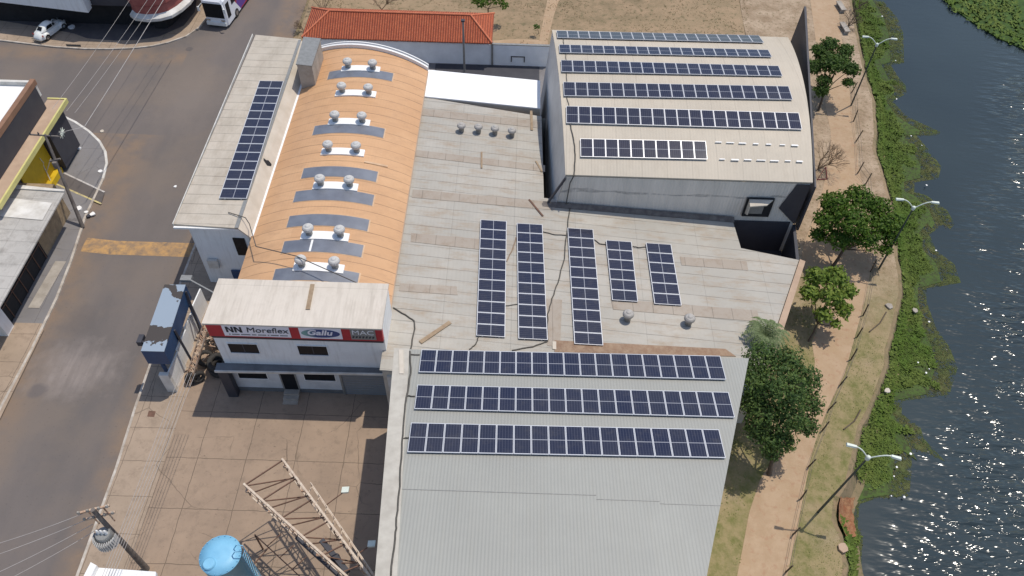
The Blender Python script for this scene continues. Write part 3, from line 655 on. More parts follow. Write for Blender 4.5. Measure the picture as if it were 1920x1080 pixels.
# hooded opening on the front wall
hd = MB().box(18.75, 20.95, 46.85, 47.0, 4.3, 6.3).build('vent_opening', M['dark'], wh)
mb = MB(); mb.hexa([(18.9, 46.3, 5.0), (18.98, 46.3, 5.0), (18.98, 46.9, 4.6), (18.9, 46.9, 4.6)], [(18.9, 46.3, 6.0), (18.98, 46.3, 6.0), (18.98, 46.9, 6.2), (18.9, 46.9, 6.2)])
mb.hexa([(18.9, 46.2, 5.95), (20.3, 46.4, 5.95), (20.9, 46.9, 6.15), (18.9, 46.9, 6.15)], [(18.9, 46.2, 6.05), (20.3, 46.4, 6.05), (20.9, 46.9, 6.25), (18.9, 46.9, 6.25)])
mb.build('hood', M['cream_wall'], hd)
MB().box(18.98, 20.2, 46.62, 46.7, 4.85, 5.9).build('louvre', M['vent_band'], hd)

# --- near warehouse
def z_near(x, y): return 8.6+(29.3-y)*.155
nw = empty('near_warehouse', (0, 0, 0), 'near warehouse with ribbed grey green metal roof and three rows of panels', 'building')
E1 = (-7.39, 29.35); E2 = (15.35, 29.5); E3 = (5.6, 0.0); E4 = (-5.5, 0.0)
e3 = (10.1-(14.47-4)*.345, 4.0); e4 = (-6.3+(13.96-4)*.075, 4.0)
Q = [E1, E2, e3, e4]
mb = MB(); mb.hexa([(x, y, z_near(x, y)-.12) for x, y in Q[::-1]], [(x, y, z_near(x, y)) for x, y in Q[::-1]]); mb.build('roof', M['near_roof'], nw)
mb = MB(); Qi = [(-7.2, 29.15), (15.1, 29.3), (e3[0]-.2, 4.2), (e4[0]+.2, 4.2)]
for a, b in zip(Qi, Qi[1:]+Qi[:1]): mb.quad((a[0], a[1], 0), (b[0], b[1], 0), (b[0], b[1], z_near(*b)-.12), (a[0], a[1], z_near(*a)-.12))
mb.build('wall', M['white_dirty'], nw)
mb = MB(); W1 = [(-7.42, 29.37), (-6.45, 29.37), (e4[0]+1.15, 4), (e4[0]-.02, 4)]
mb.hexa([(x, y, z_near(x, y)-.02) for x, y in W1[::-1]], [(x, y, z_near(x, y)+.05) for x, y in W1[::-1]]); mb.build('edge_flashing', M['flash'], nw)
mb = MB(); lapy = hit(1100, 928, z_near).y
for x0, x1, dy in ((-5.6, 4.9, 0), (4.9, 8.3, -.25), (8.3, 12.0, -.4)):
    x1 = min(x1, 15.35-(29.5-lapy)*.35-.1)
    mb.hexa([(x0, lapy+dy-.02, z_near(0, lapy+dy)-.01), (x1, lapy+dy-.02, z_near(0, lapy+dy)-.01), (x1, lapy+dy+.02, z_near(0, lapy+dy)-.01), (x0, lapy+dy+.02, z_near(0, lapy+dy)-.01)],
            [(x0, lapy+dy-.02, z_near(0, lapy+dy)+.025), (x1, lapy+dy-.02, z_near(0, lapy+dy)+.025), (x1, lapy+dy+.02, z_near(0, lapy+dy)+.02), (x0, lapy+dy+.02, z_near(0, lapy+dy)+.02)])
mb.build('sheet_lap', M['vent_band'], nw)
q = [hit(*p, z_near) for p in [(748, 657), (756, 657), (757, 702), (749, 702)]]
mb = MB(); mb.hexa([tuple(p) for p in q[::-1]], [(p.x, p.y, p.z+.1) for p in q[::-1]]); mb.build('skylight_strip', M['cream_wall'], nw)
mb = MB(); mb.box(-8.3, -7.0, 29.6, 30.3, 0, 4.9); mb.build('link_wall', M['white_dirty'], nw)

# --- office
OY = 31.2; OZ = 8.8
of = empty('office_building', (0, 0, 0), 'two storey white office block with red lettered sign band and cream roof', 'building')
MB().box(-20.05, -8.45, OY, 34.4, 3.45, OZ-.15).build('upper_wall', M['white'], of)
MB().box(-20.0, -8.55, OY+.02, 34.35, 0, 3.395).build('lower_wall', simple('pale_blue_grey_render', (.62, .64, .66), (.50, .52, .54), 1, .8, obj=False), of)
mb = MB(); mb.hexa([(-20.12, 30.75, OZ-.15), (-8.38, 30.75, OZ-.15), (-8.38, 34.5, OZ+.0), (-19.95, 34.5, OZ+.0)], [(-20.12, 30.75, OZ-.02), (-8.38, 30.75, OZ-.02), (-8.38, 34.5, OZ+.13), (-19.95, 34.5, OZ+.13)])
mb.build('roof', M['office_roof'], of)
sb = MB().box(-20.03, -8.45, 30.9, OY+.0, 7.22, OZ-.155).build('sign_board', M['red'], of)
MB().box(-20.0, -8.48, 30.98, OY, 6.92, 7.215).build('fascia_strip', M['plum'], of)
SX = lambda px, py: atY(px, py, 30.88)
def face(x0, x1, z0, z1, y, name, mat, parent, d=.03): return MB().box(x0, x1, y-d, y, z0, z1).build(name, mat, parent)
f1 = face(SX(405, 612).x+.35, SX(540, 612).x, 7.36, 8.5, 30.895, 'sign_panel', M['sign_white'], sb)
f2 = face(SX(556, 615).x+.1, SX(638, 615).x, 7.36, 8.5, 30.895, 'sign_panel', M['sign_white'], sb)
f3 = face(SX(652, 618).x+.12, SX(699, 618).x+.12, 7.38, 8.5, 30.895, 'sign_panel', M['mac_grey'], sb)
def put(me, mat, parent, x, y, z, name='lettering', sx=1, sz=1):
    me.materials.clear(); me.materials.append(mat)
    o = bpy.data.objects.new(name, me); COL.objects.link(o); o.parent = parent; o.location = (x, y, z); o.rotation_euler = (math.pi/2, 0, 0); o.scale = (sx, sz, 1); return o
xa, xb = SX(405, 612).x+.35, SX(540, 612).x; cx = (xa+xb)/2
put(text('Moreflex', .76, .01, shear=.1), M['ink'], sb, cx+.72, 30.85, 8.06, sx=1.0)
mb = MB(); xk = cx-1.9
for wl in (.1, .5, .62, .3, .55, .1, .52, .5):      # the fine print is only a row of grey dashes at this distance
    mb.box(xk, xk+wl, 30.855, 30.866, 7.5, 7.6); xk += wl+.1
mb.build('small_lettering', M['small_ink'], sb)
mb = MB()   # double N mark
def par(x, z0, z1, w, sk): mb.hexa([(x, 30.845, z0), (x+w, 30.845, z0), (x+w, 30.865, z0), (x, 30.865, z0)], [(x+sk, 30.845, z1), (x+w+sk, 30.845, z1), (x+w+sk, 30.865, z1), (x+sk, 30.865, z1)])
lx = xa+.22
for k in range(2):
    par(lx+k*.56, 7.78, 8.36, .13, 0); par(lx+.36+k*.56, 7.78, 8.36, .13, 0); par(lx+.36+k*.56, 7.78, 8.36, .12, -.34)
mb.build('double_n_mark', M['ink'], sb)
xa, xb = SX(556, 615).x+.1, SX(638, 615).x; cx = (xa+xb)/2
v = [(1.28*math.cos(i*math.pi/16), .44*math.sin(i*math.pi/16), 0) for i in range(32)]
mo = MB().add(v+[(a, b, .012) for a, b, c in v], [tuple(range(32, 64))]+[(i, (i+1) % 32, 32+(i+1) % 32, 32+i) for i in range(32)]).build('oval', M['oval'], sb)
mo.location = (cx, 30.862, 7.93); mo.rotation_euler = (math.pi/2, 0, 0)
put(text('Gallu', .74, .006, shear=.25, bold=.022), M['sign_white'], sb, cx-.08, 30.835, 8.02, sx=1.08)
xa, xb = SX(652, 618).x+.12, SX(699, 618).x+.12; cx = (xa+xb)/2
put(text('MAC', .66, .006), M['silver_ink'], sb, cx, 30.855, 8.14, sx=1.05)
mb = MB()
for k in range(7): mb.hexa([(xa+.06+k*.22, 30.845, 7.56), (xa+.18+k*.22, 30.845, 7.56), (xa+.18+k*.22, 30.86, 7.56), (xa+.06+k*.22, 30.86, 7.56)], [(xa+.12+k*.22, 30.845, 7.76), (xa+.24+k*.22, 30.845, 7.76), (xa+.24+k*.22, 30.86, 7.76), (xa+.12+k*.22, 30.86, 7.76)])
mb.build('checker_mark', M['ink'], sb)
for x0, x1 in ((-19.25, -17.25), (-14.5, -12.5)):
    w_ = MB().box(x0, x1, OY-.03, OY-.005, 5.0, 6.05).build('window', M['window'], of)
    mb = MB(); mb.box(x0-.06, x0, OY-.06, OY, 4.95, 6.1); mb.box(x1, x1+.06, OY-.06, OY, 4.95, 6.1); mb.box(x0, x1, OY-.06, OY, 6.05, 6.1); mb.box(x0, x1, OY-.09, OY, 4.93, 5.0); mb.build('frame', M['white'], w_)
    mb = MB(); mb.box((x0+x1)/2-.03, (x0+x1)/2+.03, OY-.045, OY-.031, 5.0, 6.05); mb.build('mullion', M['charcoal'], w_)
mb = MB(); mb.hexa([(-20.6, 30.6, 3.46), (-8.5, 30.8, 3.46), (-8.5, OY-.02, 3.5), (-20.6, OY-.02, 3.5)], [(-20.6, 30.6, 3.56), (-8.5, 30.8, 3.56), (-8.5, OY-.02, 3.64), (-20.6, OY-.02, 3.64)]); mb.build('canopy', M['canopy_top'], of)
MB().hexa([(-20.62, 30.5, 3.4), (-8.48, 30.7, 3.4), (-8.48, 30.79, 3.4), (-20.62, 30.59, 3.4)], [(-20.62, 30.5, 3.6), (-8.48, 30.7, 3.6), (-8.48, 30.79, 3.6), (-20.62, 30.59, 3.6)]).build('canopy_edge', M['white_dirty'], of)
GY = OY+.02
for x0, x1 in ((-19.45, -17.4), (-14.7, -12.5)):
    w_ = MB().box(x0, x1, GY-.03, GY-.004, 1.78, 2.75).build('window', M['window'], of)
    mb = MB(); mb.box(x0-.05, x1+.05, GY-.07, GY, 1.72, 1.775); mb.box(x0-.05, x0, GY-.05, GY, 1.78, 2.75); mb.box(x1, x1+.05, GY-.05, GY, 1.78, 2.75); mb.build('frame', M['white'], w_)
dr = MB().box(-16.4, -15.4, GY-.04, GY-.005, .5, 2.75).build('door', M['window'], of)
mb = MB(); mb.box(-16.5, -16.4, GY-.06, GY, .5, 2.8); mb.box(-15.4, -15.3, GY-.06, GY, .5, 2.8); mb.build('door_frame', M['vent_band'], dr)
mb = MB(); mb.box(-16.45, -15.35, 30.75, GY-.05, .1, .5); mb.box(-16.45, -15.35, 30.4, 30.745, .1, .35); mb.box(-16.45, -15.35, 30.1, 30.395, .1, .2); mb.build('steps', M['concrete'], of)
g_ = MB().box(-12.0, -8.75, GY-.05, GY-.005, .1, 2.7).build('garage_door', M['shutter'], of)
mb = MB()
for k in range(8): mb.box(-11.95, -8.8, GY-.065, GY-.051, .3+k*.3, .34+k*.3)
mb.build('slats', M['vent_band'], g_)
MB().box(-12.15, -12.0, GY-.12, GY-.005, .1, 2.75).build('pilaster', M['vent_band'], of)
MB().box(-20.1, -8.6, GY-.03, GY-.006, .1, .55).build('plinth', M['canopy_top'], of)
MB().box(-20.5, -19.8, 30.6, 31.1, .1, 3.38).build('pillar', M['charcoal'], of)
# plank on office roof
def plank(p, q, w, name='plank', label='', th=.05, cat='plank', mat=None):
    mb = MB(); mb.bar(p, q, w, th); o = mb.build(name, mat or M['wood']); return tag(o, label, cat, 'loose planks lying on the roofs')
zo = lambda x, y: OZ-.02+(y-30.75)*.04
plank(hit(586, 533, lambda x, y: zo(x, y)+.05), hit(577, 580, lambda x, y: zo(x, y)+.05), .28, label='brown plank lying on the cream office roof above the sign')

# --- tiled roof outbuilding beyond the wall
th = empty('tiled_outbuilding', (0, 0, 0), 'long low house with orange clay tile hip roof beyond the white wall', 'house')
X0, X1, Y0, Y1 = -22.9, -2.9, 72.9, 78.7; ZE, ZR = 3.0, 4.35
rA = (X0+2.6, 75.9, ZR); rB = (X1-2.4, 75.9, ZR)
mb = MB(); mb.quad((X0, Y0, ZE), (X1, Y0, ZE), rB, rA); mb.quad((X1, Y1, ZE), (X0, Y1, ZE), rA, rB); mb.quad((X0, Y1, ZE), (X0, Y0, ZE), rA); mb.quad((X1, Y0, ZE), (X1, Y1, ZE), rB)
mb.quad((X0, Y0, ZE-.1), (X0, Y1, ZE-.1), (X1, Y1, ZE-.1), (X1, Y0, ZE-.1)); mb.box(X0, X1, Y0-.03, Y0-.002, ZE-.12, ZE)
rf = mb.build('roof', M['tile'], th)
mb = MB(); mb.path([(X0, Y0, ZE+.03), (rA[0], rA[1], rA[2]+.03), (rB[0], rB[1], rB[2]+.03), (X1, Y0, ZE+.03)], .11); mb.tube((X0, Y1, ZE), rA, .11); mb.tube((X1, Y1, ZE), rB, .11)
mb.build('ridge_tiles', simple('ridge_tile_clay', (.62, .20, .10), (.5, .14, .07), 3, .8), rf)
MB().box(X0+.5, X1-.4, 73.42, 78.2, 0, ZE-.12).build('wall', M['bluegrey_wall'], th)
bw = empty('boundary_wall', (0, 0, 0), 'plain white rendered boundary wall in shade behind the halls', 'wall')
MB().box(-22.6, 3.3, 73.35, 73.55-.14, 0, 2.5).build('wall', M['bluegrey_wall'], bw)
mb = MB(); mb.box(-2.8, 3.35, 73.32, 73.62, 2.5, 2.58); mb.box(-3.0, -2.8, 73.2, 73.7, 0, 2.7); mb.build('coping', M['vent_band'], bw)
mb = MB(); mb.box(-.9, .6, 73.3, 73.345, 1.1, 1.2); mb.box(-.9, -.8, 73.3, 73.345, .5, 1.1); mb.box(.5, .6, 73.3, 73.345, .5, 1.1); mb.build('bracket', M['charcoal'], bw)
MB().box(-9, 2.2, 66, 73.2, 0, .08).build('yard_shade', M['charcoal'], bw)  # shaded yard behind the halls: its shade painted as a charcoal slab

# --- left side: yellow fronted shop
ys_ = empty('yellow_shop', (0, 0, 0), 'shop with yellow wall, charcoal parapet band and tan ledge at the street corner', 'building')
mb = MB(); P = [at(-120, 140, 7.6), at(58, 160, 7.6), at(8, 236, 7.6), at(-180, 480, 7.6)]
XR = -42.3
MB().box(XR-14, XR-.45, 44.0, 57.0, 7.3, 7.5).build('roof', M['vent_base'], ys_)
MB().box(XR-14, XR-.05, 57.0, 57.3, 6.4, 7.9).build('end_parapet', M['white_dirty'], ys_)
mb = MB(); mb.box(XR-.42, XR, 44, 57.4, 7.5, 8.0); mb.build('parapet_cap', M['brown_cap'], ys_)
MB().box(XR-.4, XR-.03, 44, 57.0, 5.2, 7.495).build('upper_wall', M['charcoal'], ys_)
MB().box(XR-.5, XR+1.1, 44.4, 58.3, 4.85, 5.15).build('ledge', M['tan_slab'], ys_)
mb = MB(); mb.box(XR+1.1, XR+1.25, 44.4, 58.45, 4.8, 5.25); mb.box(XR-.5, XR+1.1, 58.3, 58.45, 4.8, 5.25); mb.build('fascia', M['yellow_edge'], ys_)
MB().box(XR-14, XR-.1, 44.1, 57.2, 0, 4.845).build('wall', M['charcoal'], ys_)
MB().box(XR-.1, XR+.02, 49.6, 54.2, .12, 4.8).build('front_wall', M['yellow'], ys_)
MB().box(XR-.1, XR+.5, 49.6, 54.2, .12, .7).build('plinth', M['yellow'], ys_)
pn = MB().box(XR-.1, XR+.9, 54.3, 57.6, .5, 4.6).build('dark_sign_panel', M['charcoal'], ys_)
mb = MB()
for k in range(9):
    a = 2*math.pi*k/9
    mb.tube((XR+.92, 56+.0, 3.2), (XR+.92, 56+.55*math.cos(a), 3.2+.5*math.sin(a)), .07, .02)
mb.build('wheel_emblem', M['lamp_white'], pn)
# grey roofed shed in front-left
gs = empty('grey_shed', (0, 0, 0), 'shed with stained grey sloping roof and tan end wall beside the left pavement', 'building')
mb = MB(); mb.hexa([(-60, 30, 4.5), (-37.75, 30, 3.6), (-37.75, 47.9, 3.6), (-60, 49.3, 4.5)], [(-60, 30, 4.62), (-37.75, 30, 3.72), (-37.75, 47.9, 3.72), (-60, 49.3, 4.62)]); mb.build('roof', M['side_roof'], gs)
mb = MB(); mb.hexa([(-60, 47.8, 4.64), (-37.75, 47.75, 3.74), (-37.75, 47.95, 3.74), (-60, 49.4, 4.64)], [(-60, 47.8, 4.75), (-37.75, 47.75, 3.85), (-37.75, 47.95, 3.85), (-60, 49.4, 4.75)]); mb.build('parapet', M['white_dirty'], gs)
MB().quad((-38.2, 44.4, 3.79), (-38.2, 46.4, 3.79), (-48, 47.2, 4.18), (-48, 44.8, 4.18)).build('patch_sheet', M['white_dirty'], gs)
MB().box(-59.8, -39.2, 36.2, 48.9, 0, 3.55).build('wall', M['tan_wall'], gs)
MB().box(-39.22, -39.12, 43.8, 48.9, .1, 3.55).build('end_wall', M['tan_wall'], gs)
mb = MB(); mb.box(-39.3, -39.05, 36.6, 43.7, .15, 3.5); g_ = mb.build('gate', M['dark'], gs)
mb = MB()
for k in range(6): mb.box(-39.04, -38.99, 37.2+k*1.25, 37.26+k*1.25, .15, 3.4)
mb.box(-39.04, -38.98, 36.7, 43.6, 1.8, 1.86); mb.build('bars', M['rust_dark'], g_)
MB().box(-43, -38.75, 35.4, 36.4, .1, 3.4).build('white_pillar', M['white'], gs)
MB().box(-43.1, -38.65, 35.3, 36.5, 3.4, 3.5).build('pillar_cap', M['white_dirty'], gs)
tag(MB().hexa([(-38.4, 38.2, .13), (-37.5, 38.2, .13), (-37.3, 43.2, .13), (-38.2, 43.2, .13)], [(-38.4, 38.2, .16), (-37.5, 38.2, .16), (-37.3, 43.2, .16), (-38.2, 43.2, .16)]).build('ramp_slab', M['concrete']), 'pale concrete ramp slab in front of the shed gate', 'ramp')

# --- top left: canopy building and rounded corner shop
ca = empty('canopy_building', (0, 0, 0), 'building with broad pale fascia over a shaded shopfront behind the small white car', 'building')
a = at(-60, -3, 3.0); b = at(166, 24, 3.0)
mb = MB(); mb.hexa([(a.x, a.y, 3.0), (b.x, b.y, 3.0), (b.x, b.y+1, 3.0), (a.x, a.y+1, 3.0)], [(a.x, a.y+.2, 7), (b.x-.2, b.y+.2, 7), (b.x-.2, b.y+1.2, 7), (a.x, a.y+1.2, 7)]); mb.build('fascia', M['white'], ca)
mb = MB(); mb.hexa([(a.x, a.y+1.2, 3.2), (b.x, b.y+1.2, 3.2), (b.x, b.y+16, 3.2), (a.x, a.y+16, 3.2)], [(a.x, a.y+1.2, 8), (b.x, b.y+1.2, 8), (b.x, b.y+16, 8), (a.x, a.y+16, 8)]); mb.build('upper_block', M['vent_base'], ca)
MB().box(a.x, b.x+6.2, b.y+2.5, 95, .13, 3.19).build('wall', M['dark'], ca)  # near-black colour stands for the deep shade under the fascia
MB().box(b.x+.01, b.x+6.2, b.y+1.2, 95, 3.2, 10.4).build('recessed_block', M['charcoal'], ca)
cs = empty('corner_shop', (0, 0, 0), 'rounded corner shop with maroon sign bands over a white canopy edge', 'building')
cpx = [(243, 27), (252, 34), (275, 37), (300, 35), (322, 29), (340, 18), (356, 4), (372, -18), (385, -45)]
c4 = [at(p[0], p[1], 2.6) for p in cpx]; c4 = [Vector((p.x, p.y, 4)) for p in c4]; DZ = -1.4
back = [(-36, 92), (-43.6, 92)]
def ring_(d): 
    out = []
    for i, p in enumerate(c4):
        a = c4[max(i-1, 0)]; b = c4[min(i+1, len(c4)-1)]; t_ = (b-a); t_.z = 0; t_.normalize(); out.append((p.x-t_.y*d, p.y+t_.x*d))
    return out
def closed(d): r_ = ring_(d); return r_+[(r_[-1][0]-.1, 93), (r_[0][0], 93)]
MB().prism(closed(0), 2.3, 2.6).build('canopy_slab', M['white_dirty'], cs)
def slope(d0, z0, d1, z1, name, mat):
    mb = MB(); a = ring_(d0); b = ring_(d1); mb.add([(x, y, z0) for x, y in a]+[(x, y, z1) for x, y in b], [(i, i+1, len(a)+i+1, len(a)+i) for i in range(len(a)-1)]); return mb.build(name, mat, cs)
slope(.02, 2.61, .5, 3.0, 'canopy_top', M['white_dirty'])
slope(.45, 2.95, .5, 3.8, 'sign_band', M['maroon_light']); slope(.5, 3.8, .35, 3.95, 'band_trim', M['maroon']); slope(.35, 3.95, .4, 5.0, 'sign_band', M['maroon_light'])
slope(.4, 5.0, .9, 5.3, 'band_trim', M['maroon'])
MB().prism(closed(.9), 2.7, 9.0).build('upper_block', M['white_dirty'], cs)
MB().prism(closed(2.2), .13, 2.3).build('wall', M['dark'], cs)  # shade beneath the canopy slab painted into this near-black wall

# ------------------------------------------------------------------ solar panels
def make_panel():
    r_ = empty('solar_panel', (0, 0, 0))
    MB().box(-.462, .462, -.955, .955, .0, .03).build('cell_sheet', M['cells'], r_)
    mb = MB(); mb.box(-.5, -.462, -1, 1, -.012, .038); mb.box(.462, .5, -1, 1, -.012, .038); mb.box(-.462, .462, -1, -.955, -.012, .038); mb.box(-.462, .462, .955, 1, -.012, .038)
    mb.build('frame', M['frame'], r_)
    mb = MB(); mb.box(-.5, .5, .55, .62, -.10, -.014); mb.box(-.5, .5, -.62, -.55, -.10, -.014); mb.build('rail', M['frame'], r_)
    return r_
proto_panel = make_panel(); first = [True]
ORD = ['first', 'second', 'third', 'fourth', 'fifth', 'sixth', 'seventh', 'eighth', 'ninth', 'tenth', 'eleventh', 'twelfth', 'thirteenth', 'fourteenth', 'fifteenth', 'sixteenth', 'seventeenth', 'eighteenth', 'nineteenth']
def place_panel(c, xd, yd, wx, ly, label, group):
    o = proto_panel if first[0] else copy_tree(proto_panel)
    first[0] = False
    nz = xd.cross(yd).normalized(); yd = nz.cross(xd).normalized()
    m = Matrix.Identity(4)
    for i in range(3): m[i][0] = xd[i]*wx; m[i][1] = yd[i]*ly/2; m[i][2] = nz[i]; m[i][3] = c[i]
    o.matrix_world = m; tag(o, label, 'solar panel', group)
def array(TL, TR, BR, BL, n, zf, along, where, group, dz=.14, gap=.02, landscape=False):
    g = lambda x, y: zf(x, y)+dz
    tl, tr, br, bl = [hit(p[0], p[1], g) for p in (TL, TR, BR, BL)]
    for i in range(n):
        if along == 'x':
            k0, k1 = i/n, (i+1)/n
            a, b, c, d = tl.lerp(tr, k0), tl.lerp(tr, k1), bl.lerp(br, k1), bl.lerp(br, k0)
            cen = (a+b+c+d)/4; xd = ((b+c)-(a+d))/2; yd = ((a+b)-(d+c))/2
            lb = where.replace('#', ORD[i]+(' from the left' if i <= n//2 else ''))
            if i > n//2: lb = where.replace('#', ORD[n-1-i]+' from the right')
            place_panel(cen, xd.normalized(), yd.normalized(), xd.length-gap, yd.length, lb, group)
        else:
            k0, k1 = i/n, (i+1)/n
            a, b, c, d = tl.lerp(bl, k0), tr.lerp(br, k0), tr.lerp(br, k1), tl.lerp(bl, k1)
            cen = (a+b+c+d)/4; xd = ((b+c)-(a+d))/2; yd = ((a+b)-(d+c))/2
            if i <= n//2: lb = where.replace('#', ORD[i]+' from the top')
            else: lb = where.replace('#', ORD[n-1-i]+' from the bottom')
            # long side of the panel across the column
            place_panel(cen, yd.normalized(), -xd.normalized(), yd.length-gap, xd.length, lb, group)
G1 = 'panels on the near warehouse roof'; G2 = 'panels on the arched warehouse roof'; G3 = 'panels in columns on the low grey roof'; G4 = 'panels on the street wing roof'
array((789, 656), (1352, 668), (1360, 712), (786, 698), 19, z_near, 'x', 'dark solar panel, # in the farthest row of the near warehouse roof', G1)
array((781, 722), (1368, 736), (1376, 783), (778, 767), 19, z_near, 'x', 'dark solar panel, # in the middle row of the near warehouse roof', G1)
array((769, 793), (1350, 806), (1359, 859), (765, 848), 18, z_near, 'x', 'dark solar panel, # in the nearest row of the near warehouse roof', G1)
rowsW2 = [((1043, 58), (1425, 67), (1430, 80), (1045, 71), 'farthest'), ((1047, 84), (1440, 94), (1448, 107), (1050, 99), 'second farthest'), ((1051, 113), (1459, 124), (1468, 143), (1053, 135), 'third farthest'),
          ((1055, 154), (1478, 162), (1487, 187), (1058, 180), 'third nearest'), ((1060, 199), (1497, 212), (1505, 243), (1063, 231), 'second nearest')]
for TL, TR, BR, BL, nm in rowsW2:
    array(TL, TR, BR, BL, 19, z_arch, 'x', 'solar panel, # in the '+nm+' row of the arched warehouse', G2)
array((1087, 260), (1322, 265), (1328, 299), (1089, 294), 10, z_arch, 'x', 'solar panel, # in the short nearest row of the arched warehouse', G2)
array((901, 412), (950, 415), (947, 632), (893, 630), 11, z_hall, 'y', 'solar panel, # in the leftmost column on the low grey roof', G3)
array((969, 419), (1017, 421), (1027, 638), (972, 635), 11, z_hall, 'y', 'solar panel, # in the second column on the low grey roof', G3)
array((1064, 428), (1112, 430), (1131, 648), (1077, 645), 11, z_hall, 'y', 'solar panel, # in the middle column on the low grey roof', G3)
array((1136, 451), (1184, 453), (1196, 566), (1148, 563), 6, z_hall, 'y', 'solar panel, # in the left short column on the low grey roof', G3)
array((1211, 456), (1258, 458), (1278, 573), (1227, 570), 6, z_hall, 'y', 'solar panel, # in the rightmost column on the low grey roof', G3)
array((487, 151), (532, 153), (462, 374), (411, 371), 14, lambda x, y: WZ, 'y', 'solar panel, # in the column on the street wing roof', G4)
# spare mounting clips on the arched warehouse roof
clips = [(1347, 267), (1369, 268), (1392, 269), (1417, 270), (1441, 271), (1467, 272), (1490, 273), (1354, 299), (1378, 300), (1402, 300), (1427, 301), (1452, 302), (1477, 302), (1499, 303)]
c0 = None
for i, p in enumerate(clips):
    q = hit(p[0], p[1], lambda x, y: z_arch(x, y)+.05)
    if c0 is None:
        c0 = MB().box(-.28, .28, -.06, .06, 0, .06).add([(-.3, -.1, .061), (.3, -.1, .061), (.3, .0, .061), (-.3, .0, .061)], [(0, 1, 2, 3)]).build('mounting_clip', M['vent_base']); o = c0
    else: o = c0.copy(); COL.objects.link(o)
    o.location = q; o.scale = (rnd.uniform(.7, 1.25), rnd.uniform(.6, 1.1), 1); row = 'upper' if i < 7 else 'lower'
    tag(o, 'white mounting clip, %s from the left in the %s empty row of the arched roof' % (ORD[i % 7], row), 'mounting clip', 'empty mounting clips on the arched roof')

# ------------------------------------------------------------------ turbine vents
def make_vent(k, mat):
    r_ = empty('turbine_vent', (0, 0, 0))
    MB().lathe([(.30*k, -.25), (.30*k, .22*k), (.34*k, .24*k)], n=20).build('neck', M['vent_band'], r_)
    prof = [(.36*k, .24*k), (.46*k, .33*k), (.50*k, .47*k), (.47*k, .60*k), (.38*k, .70*k), (.22*k, .76*k), (.2*k, .77*k)]
    MB().lathe(prof, n=48, fn=lambda i, z: 1.0 if i % 2 else .93).build('turbine_head', mat, r_)
    MB().lathe([(.21*k, .765*k), (.20*k, .80*k), (.05*k, .815*k)], n=20).build('cap', mat, r_)
    return r_
VP = [((651, 114), (698, 117), 'farthest'), ((640, 160), (690, 163), 'second farthest'), ((627, 214), (678, 216), 'third farthest'), ((614, 270), (667, 272), 'middle'),
      ((599, 334), (654, 336), 'third nearest'), ((577, 427), (636, 430), 'second nearest'), ((563, 486), (626, 489), 'nearest')]
v0 = make_vent(.86, M['vent_white']); used = False
for a, b, nm in VP:
    pts = []
    for k, p in enumerate((a, b)):
        q = hit(p[0], p[1], lambda x, y: z_or(x)+.75)
        o = copy_tree(v0) if used else v0
        used = True; o.location = (q.x, q.y, q.z-.45)
        side = 'left' if k == 0 else 'right'
        tag(o, 'round turbine roof vent, %s one of the %s pair on the orange roof' % (side, nm), 'roof vent', 'paired turbine vents on the orange roof'); pts.append(q)
    y = (pts[0].y+pts[1].y)/2
    vault_patch(pts[0].x-.6, pts[1].x+.62, y-.5, y+.3, .12, 6).build('vent_base_plate', M['vent_base'], oh)
for i, (p, lab) in enumerate([((865, 236), 'first from the left in the row of four'), ((897, 238), 'second from the left in the row of four'), ((928, 241), 'third from the left in the row of four'), ((960, 245), 'rightmost in the row of four'), ((1178, 590), 'left one of the two near the front'), ((1293, 598), 'right one of the two near the front')]):
    q = hit(p[0], p[1], lambda x, y: z_hall(x, y)+.6)
    if i == 0: g0 = make_vent(.92, M['vent_grey']); o = g0
    else: o = copy_tree(g0)
    o.location = (q.x, q.y, q.z-.35); o.scale = (.92, .92, .92) if i > 3 else (.82, .82, .82)
    tag(o, 'grey turbine vent, %s, low grey roof' % lab, 'roof vent', 'turbine vents on the low grey roof')

# ------------------------------------------------------------------ planks and cables on roofs
def rp(px, py, zf, d): return hit(px, py, lambda x, y: zf(x, y)+d)
plank(rp(788, 642, z_hall, .06), rp(844, 604, z_hall, .06), .3, label='long tan plank lying aslant on the low roof near the office')
plank(rp(992, 374, z_hall, .06), rp(1018, 405, z_hall, .06), .14, label='dark plank lying aslant between the arched warehouse and panel columns', mat=M['rust_dark'])
plank(rp(903, 285, z_hall, .06), rp(903, 315, z_hall, .06), .14, label='short brown plank standing out on the middle skylight strip')
plank(rp(996, 208, z_hall, .06), rp(997, 244, z_hall, .06), .22, label='pinkish brown plank next to the arched warehouse wall by four vents')
plank(rp(1005, 302, z_hall, .06), rp(1016, 322, z_hall, .06), .14, label='small bent plank at the warehouse wall base near the second skylight strip')
plank(hit(683, 303, lambda x, y: z_or(x)+.05), hit(727, 312, lambda x, y: z_or(x)+.05), .2, label='pale thin board lying across the orange roof below the middle vents', mat=M['sky_frame'])
def cable(pts, zf, r_, label, mat=None, name='cable', grp='cables and conduits running over the roofs'):
    v = []
    for i, p in enumerate(pts):
        z = zf[i] if isinstance(zf, list) else zf
        v.append(rp(p[0], p[1], z, .05))
    w = []
    for a, b in zip(v, v[1:]):
        for k in range(4):
            q = a.lerp(b, k/4); q = q+Vector((rnd.uniform(-.03, .03), rnd.uniform(-.03, .03), 0)); w.append(q)
    w.append(v[-1])
    mb = MB(); mb.path(w, r_, 6); return tag(mb.build(name, mat or M['cable']), label, 'cable', grp)
cable([(738, 577), (760, 590), (777, 602), (777, 620), (770, 655)], z_hall, .05, 'dark cable bending from the office wall corner over the low roof')
